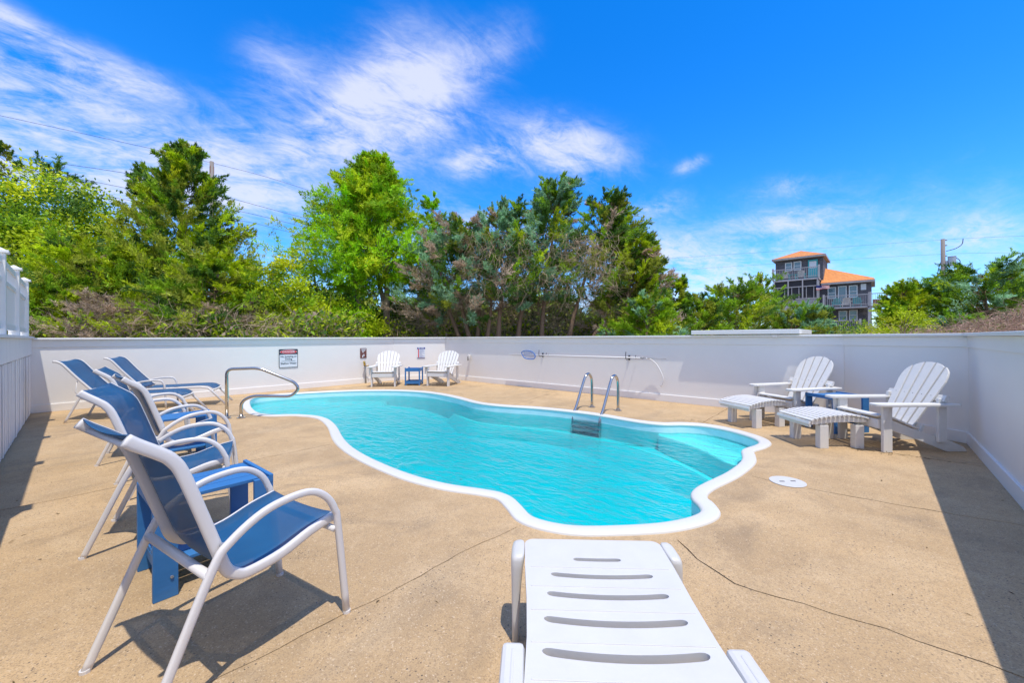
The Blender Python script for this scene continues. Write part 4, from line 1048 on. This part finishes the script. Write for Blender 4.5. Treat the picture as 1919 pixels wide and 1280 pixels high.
def unit(a): return a / np.maximum(1e-9, np.linalg.norm(a, axis=-1, keepdims=True))
def leaftris(P, D, L, W_, flat):
    D = unit(D); S = unit(np.cross(D, unit(flat + .33 * rng.normal(size=D.shape)))); L = np.asarray(L).reshape(-1, 1); W_ = np.asarray(W_).reshape(-1, 1)
    return np.stack([P + S * W_ * .5, P + D * L, P - S * W_ * .5], 1)
def leafquads(P, D, L, W_, flat=None):
    D = unit(D); Rn = unit(rng.normal(size=D.shape) * .62 + np.array(SUN) * .8 + np.array([0, -.25, 0])) if flat is None else unit(flat + .33 * rng.normal(size=D.shape))
    S = unit(np.cross(D, Rn)); L = np.asarray(L).reshape(-1, 1); W_ = np.asarray(W_).reshape(-1, 1)
    droop = np.cross(S, D) * L * rng.uniform(-.12, .12, size=(len(D), 1))
    V = np.stack([P, P + D * L * .55 + S * W_ * .5 + droop, P + D * L, P + D * L * .55 - S * W_ * .5 + droop], 1); return V
def twigs(P0, D0, length, seg, r0, name, material, parent, wander=.35, grav=-.02, kind=None, sides=3):
    n_ = len(P0); P = P0.copy(); D = unit(D0); step = (np.asarray(length) / seg).reshape(-1, 1); r0 = np.broadcast_to(np.asarray(r0, float), (n_,))
    rings = []
    for s in range(seg + 1):
        U = unit(np.cross(D, np.array([.3, .2, 1.0]) + 0 * D)); Vv = np.cross(D, U)
        rr = (r0 * (1 - .75 * s / seg)).reshape(-1, 1)
        rings.append(np.stack([P + (U * math.cos(2 * math.pi * k / sides) + Vv * math.sin(2 * math.pi * k / sides)) * rr for k in range(sides)], 1))
        D = unit(D + wander * rng.normal(size=D.shape) + np.array([0, 0, grav])); P = P + D * step
    A = np.stack(rings, 1)     # n, seg+1, sides, 3
    q = []
    for k in range(sides):
        k2 = (k + 1) % sides
        q.append(np.stack([A[:, :-1, k], A[:, :-1, k2], A[:, 1:, k2], A[:, 1:, k]], 2).reshape(-1, 4, 3))
    V = np.concatenate(q); return quads(name, V, np.ones((len(V), 3)), parent, material, kind)

LIME = np.array((.50, .62, .014)); YEL = np.array((.62, .66, .018)); MID = np.array((.28, .46, .02)); DEEP = np.array((.10, .21, .03)); BLUEG = np.array((.29, .50, .28)); OLIVE = np.array((.38, .43, .045)); DEAD = np.array((.56, .43, .31)); BRIGHT = np.array((.37, .66, .012))

def trunk(parent, pts_, r0, r1, m_='bark', name='trunk'):
    P = catmull(pts_, 5); k = len(P)
    MB().tube(P, [r0 + (r1 - r0) * i / (k - 1) for i in range(k)], 8).build(name, M[m_], parent, smooth=True)

def sprays(base, dirs, lens, cols, nb=10, nl=12, leafL=(.10, .19), leafW=(.03, .05), spread=.7, up=.25, start=.42):
    """feathery branches made of flat plumes: base (n,3), dirs (n,3), lens (n,), cols (n,3) -> quads and colours"""
    n_ = len(base); D = unit(dirs)
    s = rng.uniform(start ** 1.4, 1, size=(n_, nb)) ** .7
    bp = base[:, None] + D[:, None] * (s * lens[:, None])[..., None]
    bp[..., 2] += up * .25 * (s ** 2) * lens[:, None]
    bd = unit(D[:, None] + spread * rng.normal(size=(n_, nb, 3)) + np.array([0, 0, up]))
    nl = int(nl * 1.75)
    bl = (lens[:, None] * rng.uniform(.10, .24, size=(n_, nb)) + .10) * (1.2 - .5 * s)
    fl = unit(np.array(SUN) * .75 + np.array([.1, -.35, 0]) + D[:, None] * .35 + .6 * rng.normal(size=(n_, nb, 3)))
    t_ = rng.uniform(0, 1, size=(n_, nb, nl)) ** .8
    wob = rng.normal(size=(n_, nb, nl, 3)) * (bl[:, :, None] * .17 * (1.1 - t_))[..., None]
    lp = bp[:, :, None] + bd[:, :, None] * (t_ * bl[:, :, None])[..., None] + wob
    ld = unit(bd[:, :, None] + .5 * rng.normal(size=(n_, nb, nl, 3)) + np.array([0, 0, .12]))
    lc = cols[:, None, None] * rng.uniform(.78, 1.22, size=(n_, nb, nl, 1)) * rng.uniform(.82, 1.18, size=(n_, nb, 1, 1))
    k = n_ * nb * nl; ff_ = np.broadcast_to(fl[:, :, None], lp.shape).reshape(-1, 3)
    V = leaftris(lp.reshape(-1, 3), ld.reshape(-1, 3), rng.uniform(*leafL, size=k) * .92, rng.uniform(*leafW, size=k) * .95, ff_)
    return V, lc.reshape(-1, 3)

def conifer(name, label, px, d, top, rx, zb=.3, lean=(0, 0), nbr=130, nb=10, nl=15, pal=((MID, 1), (LIME, .5), (DEEP, .4)), shape=.8, ang=(.15, .9), dead=0, trunks=None, leafL=(.08, .15), leafW=(.025, .045), spread=.55, up=.3, group='trees beyond the pool walls', droop=0, rmin=.12, crown_from=None, bark='bark', cat='tree', side=None):
    base = SP(px, d); base.z = 0; H = EYE + (634 - top) / 746 * d
    t_ = thing(name, label, cat, tuple(base), 0, group)
    lv = np.array([*(RGT * lean[0] + FWD * lean[1])])
    trunks = trunks or [[(0, 0, 0), (.05, 0, H * .4), (0, 0, H * .72)]]
    for tr in trunks: trunk(t_, [Vector((*(RGT * q[0] + FWD * q[1]).xy, q[2])) + Vector(lv) * (q[2] / H) ** 2 for q in tr], .055 + H * .012, .02, bark)
    cz = crown_from if crown_from is not None else zb
    h = rng.uniform(0, 1, nbr) ** .85; z = cz + (H - cz) * h * .96
    rad = rx * np.maximum(rmin, (1 - h) ** shape) * rng.uniform(.45, 1.2, nbr) * np.clip(.55 + h * 3.2, 0, 1)
    phi = rng.uniform(0, 2 * math.pi, nbr)
    if side is not None: phi = np.where(rng.random(nbr) < .6, side + rng.normal(size=nbr) * .8, phi)
    el = rng.uniform(ang[0], ang[1], nbr) * (.6 + .8 * h)
    dirs = np.stack([np.cos(phi) * np.cos(el), np.sin(phi) * np.cos(el), np.sin(el) - droop], 1) + lv * .22 / max(1, rx)
    ti = rng.integers(0, len(trunks), nbr); off = np.zeros((nbr, 3))
    for i, tr in enumerate(trunks):
        e = tr[-1]; v = np.array([*(RGT * e[0] + FWD * e[1])]); off[ti == i] = v
    bs = np.stack([0 * z, 0 * z, z - rad * np.sin(el) * .35], 1) + off * (2.2 * (z / H) * (1 - z / H))[:, None] + lv * ((z / H) ** 2)[:, None]
    pw = np.array([w for _, w in pal]); ci = rng.choice(len(pal), nbr, p=pw / pw.sum()); cols = np.array([c for c, _ in pal])[ci] * rng.uniform(.8, 1.2, (nbr, 1))
    isd = rng.random(nbr) < dead; cols[isd] = DEAD
    V, C_ = sprays(bs, dirs, rad + .25, cols, nb, nl, leafL, leafW, spread, up)
    zmax = np.percentile(V[:, 1, 2], 99.6); V[:, :, 2] *= H / zmax; bs[:, 2] *= H / zmax
    quads('crown', V, C_, t_, M['leaf'])
    k = rng.choice(nbr, min(nbr, 90), replace=False)
    twigs(bs[k], dirs[k], rad[k] * .95 + .2, 5, .012 + .012 * rng.random(len(k)), 'limb', M['bark'], t_, .12)
    return t_, H
def bushy(name, label, px, d, top, rx, zc=None, rz=None, n_=14000, pal=((LIME, 1), (YEL, .5), (MID, .6)), L=(.07, .13), W_=(.045, .08), clumps=110, group='trees beyond the pool walls', stems=3, cat='tree', ry=None, cr=.42, skew=0.0, zlow=.25):
    """broadleaf crown: leaf clumps spread on and inside an uneven envelope"""
    base = SP(px, d); base.z = 0; H = EYE + (634 - top) / 746 * d
    t_ = thing(name, label, cat, tuple(base), 0, group)
    zc = zc or H * .5; rz = rz or H - zc; ry = ry or rx
    u = unit(rng.normal(size=(clumps, 3))); rr = rng.uniform(.25, 1, clumps) ** .45
    lump = 1 + .16 * np.sin(u[:, 0] * 5 + 1) * np.cos(u[:, 1] * 4) + .1 * np.sin(u[:, 2] * 9)
    loc = np.stack([u[:, 0] * rx, u[:, 1] * ry, u[:, 2] * rz], 1) * (rr * lump)[:, None]
    cc = np.outer(loc[:, 0], np.array([*RGT])) + np.outer(loc[:, 1], np.array([*FWD])); cc[:, 2] = zc + loc[:, 2] - skew * loc[:, 0]
    keep = cc[:, 2] > zlow; cc, u = cc[keep], u[keep]; m_ = len(cc)
    pw = np.array([w for _, w in pal]); ci = rng.choice(len(pal), m_, p=pw / pw.sum()); cols = np.array([c for c, _ in pal])[ci] * rng.uniform(.75, 1.2, (m_, 1))
    per = n_ // m_; crd = cr * rng.uniform(.55, 1.25, m_)
    q = rng.normal(size=(m_, per, 3)) * np.array([.55, .55, .38]) * crd[:, None, None]
    P = cc[:, None] + q
    Dl = unit(rng.normal(size=(m_, per, 3)) * .8 + unit(q) * .7 + np.array([0, 0, .25]))
    k = m_ * per
    V = leafquads(P.reshape(-1, 3), Dl.reshape(-1, 3), rng.uniform(*L, size=k), rng.uniform(*W_, size=k))
    C_ = (cols[:, None] * rng.uniform(.7, 1.3, (m_, per, 1))).reshape(-1, 3)
    V[:, :, 2] *= H / np.percentile(V[:, 2, 2], 99.9)
    quads('crown', V, C_, t_, M['leaf'])
    for s in range(stems):
        a = s * 2.4 + px; trunk(t_, [(0.1 * math.cos(a), .1 * math.sin(a), 0), (rx * .2 * math.cos(a), rx * .2 * math.sin(a), H * .35), (rx * .35 * math.cos(a), rx * .35 * math.sin(a), H * .7)], .03 + .008 * H, .012)
    j = rng.choice(m_, min(m_, 60), replace=False); st = cc[j] * np.array([.25, .25, .6])
    twigs(st, cc[j] - st, np.linalg.norm(cc[j] - st, axis=1), 5, .012, 'limb', M['bark'], t_, .1)
    return t_, H
def brush_twigs(parent, n_, lo, hi, length, r, material, name='dead_twig', wander=.35, up=.6, kind=None):
    P = rng.uniform(lo, hi, size=(n_, 3)); D = rng.normal(size=(n_, 3)) * np.array([1, 1, .7]) + np.array([0, 0, up])
    W = np.outer(P[:, 0], np.array([*RGT])) + np.outer(P[:, 1], np.array([*FWD])); W[:, 2] = P[:, 2]
    return twigs(W, D, rng.uniform(*length, size=n_), 7, rng.uniform(*r, size=n_), name, material, parent, wander, -.03, kind)

CED = ((MID, 1.0), (LIME, .8), (OLIVE, .7), (DEEP, .5)); YB = ((LIME, 1.0), (YEL, .3), (MID, 1.0), (DEEP, .4))
BLU = ((BLUEG, 1.2), (DEEP, .5), (MID, .5), (OLIVE, .3)); GRN = ((MID, 1), (OLIVE, .6), (DEEP, .8), (LIME, .25))
# left bank
bushy('broadleaf_tree', 'large rounded yellow-green tree filling the left edge above the deck railing', 95, 15.5, 322, 4.0, 4.2, 3.4, 84000, YB, clumps=460, cr=.56, skew=.22, stems=4, L=(.10, .17), W_=(.06, .10))
conifer('cedar_tree', 'dark cedar whose tip shows above the rounded tree at far left', 15, 19, 262, 2.0, 1, (0, 0), 90, pal=((DEEP, 1), (OLIVE, .8)))
conifer('cedar_tree', 'flat topped dark cedar rising behind the rounded left tree', 85, 19, 292, 2.6, 1, (.6, 0), 90, pal=((DEEP, 1), (MID, .8)), rmin=.4)
conifer('cedar_tree', 'tall pointed cedar dominating the left side in front of the pole', 350, 14.2, 268, 3.1, .8, (0, 0), 330, 12, 17, CED + ((YEL, .15),), .72, (.2, 1.0), leafL=(.09, .16), leafW=(.03, .05))
conifer('cedar_tree', 'slim leaning cedar tip just left of the tall pointed cedar', 285, 15.5, 312, 1.2, 2.5, (-.5, 0), 70, pal=((DEEP, 1), (OLIVE, .6)), group=None)
conifer('cedar_tree', 'spreading feathery cedar in the middle of the left bank', 190, 12.6, 438, 3.0, .5, (0, 0), 230, 11, 16, CED, .55, (0, .6), rmin=.35)
conifer('cedar_tree', 'low lime cedar beside the white deck railing', 92, 11.2, 520, 2.0, .4, (0, 0), 150, 10, 15, ((LIME, 1), (OLIVE, .7), (MID, .6)), .5, (0, .5), rmin=.4)
conifer('cedar_tree', 'drooping cedar below the tall pointed one, right of the dark hollow', 395, 12.2, 470, 2.5, .5, (.3, 0), 200, 11, 16, CED, .5, (-.1, .5), rmin=.35)
bushy('shrub', 'dark glossy broadleaf shrub in the hollow of the left bank', 205, 13.4, 478, 2.2, 2.2, 1.7, 12000, ((DEEP, 1.2), (MID, .5)), clumps=90)
bushy('sapling', 'slender yellow-green sapling right of the tall left cedar', 497, 12.8, 474, 1.15, 2.1, 2.0, 9000, ((LIME, 1), (YEL, .35), (MID, .8)), clumps=70, cr=.32, stems=2)
bushy('sapling', 'bright yellow-green low sapling left of the bright green tree', 560, 13.2, 520, 1.2, 1.7, 1.6, 9000, ((LIME, 1), (YEL, .6), (MID, .4)), clumps=70, cr=.32, stems=2)
bushy('shrub', 'dark green shrub between sapling and bright green tree', 545, 16.5, 478, 1.6, 2.6, 2.1, 9000, ((MID, 1), (DEEP, .8)), clumps=80, stems=2)
# bright green tree
tr_ = [[(.05, 0, 0), (.12, 0, 3.0), (.18, 0, 5.2), (.1, 0, 8.6)], [(-.05, 0, 0), (-.8, .1, 1.6), (-1.15, .1, 3.2), (-1.3, 0, 6.4)], [(-.1, .1, 0), (-1.5, .2, 1.3), (-2.6, .1, 2.5), (-2.9, 0, 4.6)], [(.1, .2, .8), (.0, .2, 2.4), (-.4, .3, 4.2), (-.6, .2, 7.4)]]
conifer('cypress_tree', 'tall bright green feathery tree with several bare pale trunks', 722, 16.2, 290, 3.0, 2.3, (-.3, 0), 620, 11, 16, ((BRIGHT, 1.2), (LIME, .9), (MID, .5)), .66, (.1, .75), trunks=tr_, leafL=(.09, .17), leafW=(.025, .045), spread=.8, up=.0, group=None, crown_from=3.0, bark='bark_pale')
conifer('cypress_tree', 'small bright green tree top between bright tree and grey cedars', 802, 17.8, 362, 1.3, 2.5, (.3, 0), 80, 10, 15, ((BRIGHT, 1), (MID, .6)), .6, group=None, bark='bark_pale')
bushy('shrub', 'bright green shrub at the foot of the bright green tree', 640, 14.6, 552, 1.25, 1.3, 1.2, 8000, ((BRIGHT, 1), (LIME, .7), (YEL, .2)), clumps=60, stems=2)
bushy('shrub', 'sunlit green shrub just behind the bare pale trunks', 770, 19, 545, 1.8, 1.8, 1.6, 8000, ((LIME, 1), (MID, .8)), clumps=60, stems=2)
conifer('dead_shrub', 'grey brown dead feathery shrub low in the left bank, left of the hollow', 235, 11.4, 548, 1.9, .3, (0, 0), 130, 10, 13, ((DEAD, 1), (DEAD * .7, 1), (OLIVE, .12)), .45, (0, .5), rmin=.4, cat='shrub', leafW=(.012, .028))
conifer('dead_shrub', 'grey brown dead feathery shrub below the drooping cedar', 425, 11.6, 560, 1.5, .3, (0, 0), 110, 10, 13, ((DEAD, 1), (DEAD * .7, 1), (OLIVE, .15)), .45, (0, .5), rmin=.4, cat='shrub', leafW=(.012, .028))
# windswept cedars
conifer('cedar_tree', 'grey-green cedar with brown dead crown right of the bright tree', 852, 15.2, 398, 2.3, 1.6, (.4, 0), 210, 11, 16, BLU, .5, (0, .7), dead=.34, rmin=.35, crown_from=1.8, trunks=[[(.6, 0, 0), (.2, 0, 1.2), (-.5, 0, 3), (-.9, 0, 5)], [(.7, 0, 0), (.9, 0, 2), (.6, 0, 5.4)]])
conifer('cedar_tree', 'blue-green cedar with twin bare trunks at the centre', 930, 14.8, 378, 1.9, 2.0, (.5, 0), 170, 11, 16, BLU, .55, (.1, .9), dead=.12, rmin=.3, crown_from=2.2, trunks=[[(-.1, 0, 0), (-.35, 0, 1), (-.25, 0, 2.5), (-.5, 0, 5)], [(.05, 0, 0), (.1, 0, 2.5), (.3, 0, 5.6)], [(-.1, 0, 0), (-.9, .1, 1.0), (-1.4, .1, 2.6), (-1.7, 0, 4.2)]])
conifer('cedar_tree', 'tallest windswept cedar with brown vines hanging in its crown', 1010, 15.2, 333, 2.3, 2.0, (.75, 0), 240, 12, 16, ((BLUEG, .9), (MID, .9), (DEEP, .7), (LIME, .2)), .6, (.1, .95), dead=.1, rmin=.28, crown_from=2.6, trunks=[[(-.8, 0, 0), (-.75, 0, 2), (-.3, 0, 6)], [(.25, 0, 0), (.1, 0, 2.0), (.15, 0, 7)]])
conifer('cedar_tree', 'windswept cedar leaning right with plume tips against the sky', 1085, 15.4, 362, 2.1, 2.0, (1.1, 0), 220, 12, 16, GRN, .55, (.15, .9), dead=.14, rmin=.3, crown_from=2.6, trunks=[[(-.5, 0, 0), (-.3, 0, 2), (.2, 0, 6)], [(.2, 0, 0), (.45, 0, 1.1), (1.0, 0, 2.2), (1.2, 0, 4)]], side=.74)
conifer('cedar_tree', 'olive cedar at the right end of the windswept group', 1165, 15.0, 440, 2.0, .8, (.7, 0), 200, 11, 16, ((OLIVE, 1), (MID, .8), (DEEP, .6), (LIME, .3)), .6, (.1, .8), dead=.22, rmin=.3, side=.74)
conifer('cedar_tree', 'small pointed cedar standing alone right of the windswept group', 1264, 16.5, 517, 1.25, .4, (.1, 0), 120, 10, 15, GRN, .75, (.2, .8))
conifer('cedar_tree', 'low green cedar at the foot of the windswept group', 1205, 13.2, 548, 1.5, .3, (.3, 0), 120, 10, 15, ((MID, 1), (BLUEG, .5), (LIME, .5)), .5, rmin=.35)
# centre right
conifer('cedar_tree', 'broad sunlit cedar left of the house', 1375, 19, 528, 2.5, .4, (.3, 0), 190, 11, 15, ((MID, 1), (OLIVE, .7), (LIME, .5), (DEEP, .5)), .45, (.1, .8), rmin=.4)
conifer('cedar_tree', 'spiky dark cedar behind the broad one left of the house', 1420, 23, 515, 2.2, .5, (.4, 0), 120, 10, 15, GRN, .5, (.3, 1.0), rmin=.4)
conifer('cedar_tree', 'low cedar between the lone pointed one and the broad one', 1312, 17.5, 552, 1.5, .3, (0, 0), 120, 10, 15, GRN, .55, rmin=.35)
conifer('cedar_tree', 'wind-combed grey-green cedar in front of the house porch', 1470, 17.5, 570, 1.6, .3, (.8, 0), 190, 11, 16, ((BLUEG, .8), (OLIVE, 1), (MID, .6)), .5, (.2, .9), rmin=.45, side=.74)
conifer('cedar_tree', 'plumed cedar hiding the left corner of the house balcony', 1518, 19, 576, .8, .3, (.7, 0), 90, 10, 15, ((BLUEG, 1), (OLIVE, .7), (DEEP, .5)), .5, (.4, 1.1), rmin=.4, side=.74)
bushy('shrub', 'rounded lime shrub below the house at right', 1690, 15, 578, 1.25, 1.0, 1.35, 11000, ((YEL, .5), (LIME, 1.2), (OLIVE, .4)), clumps=90, L=(.06, .10), W_=(.03, .05), cr=.34)
conifer('cedar_tree', 'yellow-green feathery cedar right of the house', 1692, 19, 530, 1.5, .4, (0, 0), 180, 11, 16, ((LIME, 1), (MID, .8), (YEL, .2)), .6, (.2, .9), rmin=.3)
conifer('cedar_tree', 'sunlit cedar between the house and the utility pole', 1735, 20, 525, 2.1, .4, (0, 0), 170, 11, 16, ((LIME, .8), (MID, 1), (OLIVE, .5)), .55, (.2, .9), rmin=.35)
conifer('cedar_tree', 'dark flat plumed cedar right of the utility pole', 1850, 18, 488, 2.9, .8, (-.2, 0), 230, 12, 16, ((DEEP, 1), (MID, .9), (BLUEG, .4), (LIME, .25)), .42, (.0, .55), rmin=.45)
conifer('cedar_tree', 'bright green cedar at the right edge of the view', 1930, 18.5, 498, 2.6, .8, (0, 0), 170, 11, 16, ((LIME, .9), (MID, 1)), .42, (0, .6), rmin=.45)
conifer('cedar_tree', 'low shaded cedar in front of the brown vine mound', 1795, 15, 588, 1.3, .3, (0, 0), 110, 10, 15, ((MID, 1), (BLUEG, .5)), .45, rmin=.4)
# mound of dry vines at right
t = thing('vine_mound', 'mound of dry brown vines above the right wall', 'vines', tuple(CW(15.6, 12.4)))
P = rng.normal(size=(2600, 3)) * np.array([1.9, 1.1, 1.0]); P = P[np.abs(P[:, 2]) < 2]
ridge = 1.55 + .62 * np.clip((P[:, 0] + 2.2) / 2.5, 0, 2.2)
Wp = np.outer(P[:, 0], np.array([*RGT])) + np.outer(P[:, 1], np.array([*FWD])); Wp[:, 2] = np.clip(ridge * (1 - .25 * P[:, 1] ** 2 / 1.5) - np.abs(P[:, 2]) * .6, .1, 3)
twigs(Wp, rng.normal(size=Wp.shape) * np.array([1, 1, .35]), rng.uniform(.35, 1.0, len(Wp)), 7, rng.uniform(.004, .009, len(Wp)), 'dry_vine', M['vine'], t, .45, -.05, 'stuff')
k = 2600; Q = rng.normal(size=(k, 3)) * np.array([1.7, .9, .3]); Wq = np.outer(Q[:, 0], np.array([*RGT])) + np.outer(Q[:, 1], np.array([*FWD]))
Wq[:, 2] = np.clip(1.4 + .62 * np.clip((Q[:, 0] + 2.2) / 2.5, 0, 2.2) - np.abs(Q[:, 2]) - .25 * Q[:, 1] ** 2, .1, 3)
o = quads('dry_leaf', leafquads(Wq, rng.normal(size=Wq.shape), rng.uniform(.05, .12, k), rng.uniform(.02, .05, k)), DEAD * rng.uniform(.4, 1.1, (k, 1)) * np.ones((1, 3)), t, M['leaf'], 'stuff')

# scattered leaf litter caught by furniture feet and joints
def litter(cx, cy, sx, sy, n_):
    P = np.stack([rng.normal(cx, sx, n_), rng.normal(cy, sy, n_), np.full(n_, .003)], 1)
    D = rng.normal(size=(n_, 3)) * np.array([1, 1, .15])
    return leafquads(P, D, rng.uniform(.012, .045, n_), rng.uniform(.004, .012, n_), np.tile([0, 0, 1.0], (n_, 1)))
LV = np.concatenate([litter(-.02, 5.84, .12, .05, 70), litter(-1.95, 6.2, .16, .05, 60), litter(.45, 5.86, .2, .02, 30), litter(-1.5, 6.28, .1, .05, 30), litter(-4.0, 6.05, .12, .06, 30), litter(-6.9, 5.75, .2, .05, 25), litter(-2.6, -.3, 1.6, .1, 40), litter(-1.2, 1.2, .9, .7, 14), litter(.4, 3.5, .3, 1.2, 14)])
quads('leaf_litter', LV, np.array([.20, .14, .06]) * rng.uniform(.5, 1.4, (len(LV), 1)), None, M['leaf'], 'stuff')

# dead brush along the foot of the trees, and the wood behind
o = brush_twigs(None, 2400, (-13.2, 9.8, .3), (-5.0, 13.2, 1.75), (.4, 1.1), (.003, .008), M['twig'], 'brushwood', .26, .5, 'stuff')
o = brush_twigs(None, 4200, (-4.6, 15.6, .2), (4.6, 18.0, 2.9), (.5, 1.7), (.003, .010), M['twig'], 'brushwood', .24, .35, 'stuff')
o = brush_twigs(None, 1100, (-1.6, 13.2, 2.9), (3.6, 14.6, 4.9), (.5, 1.2), (.003, .008), M['twig'], 'hanging_dead_vines', .24, -.9, 'stuff')
def wood_mass(name, n_, r0, r1, d0, d1, hfun, pal, seed, big=1.0):
    g = np.random.default_rng(seed); r_ = g.uniform(r0, r1, n_); d_ = g.uniform(d0, d1, n_); z = hfun(r_, g) * g.uniform(0, 1, n_) ** .8
    P = np.outer(r_, np.array([*RGT])) + np.outer(d_, np.array([*FWD])); P[:, 2] = z
    cl = np.array([c for c, _ in pal])[g.integers(0, len(pal), n_)] * g.uniform(.6, 1.2, (n_, 1))
    return quads(name, leafquads(P, g.normal(size=P.shape) + np.array([0, 0, .4]), g.uniform(.10, .22, n_) * big, g.uniform(.05, .10, n_) * big), cl, None, M['leaf'], 'stuff')
wood_mass('far_thicket', 75000, -26, 8, 18.2, 22, lambda r_, g: 3.2 + .6 * np.sin(r_ * 1.3) + .4 * np.sin(r_ * 3.1) - .06 * np.clip(r_ - 3, 0, 10), ((DEEP, 1), (MID, 1), (OLIVE, 1)), 5, 1.8)
wood_mass('far_thicket', 40000, 6, 40, 21, 30, lambda r_, g: 1.75 + .35 * np.sin(r_ * 1.1) + .25 * np.sin(r_ * 2.7), ((DEEP, 1), (MID, 1), (OLIVE, 1), (MID, 1)), 6)
wood_mass('undergrowth', 34000, -13.5, -5, 10.2, 13.5, lambda r_, g: 1.65 + .3 * np.sin(r_ * 2.1), ((DEEP, 1), (OLIVE, 1), (MID, 1), (LIME, 1), (DEAD * .6, 1)), 8)
wood_mass('undergrowth', 24000, -5, 8, 15.5, 18, lambda r_, g: 1.7 + .3 * np.sin(r_ * 2.3), ((OLIVE, 1), (LIME, 1), (DEEP, 1), (DEAD * .8, 1)), 9)

scn.render.engine = 'CYCLES'
scn.cycles.max_bounces = 12; scn.cycles.diffuse_bounces = 8; scn.cycles.transparent_max_bounces = 16; scn.cycles.caustics_reflective = False; scn.cycles.caustics_refractive = False
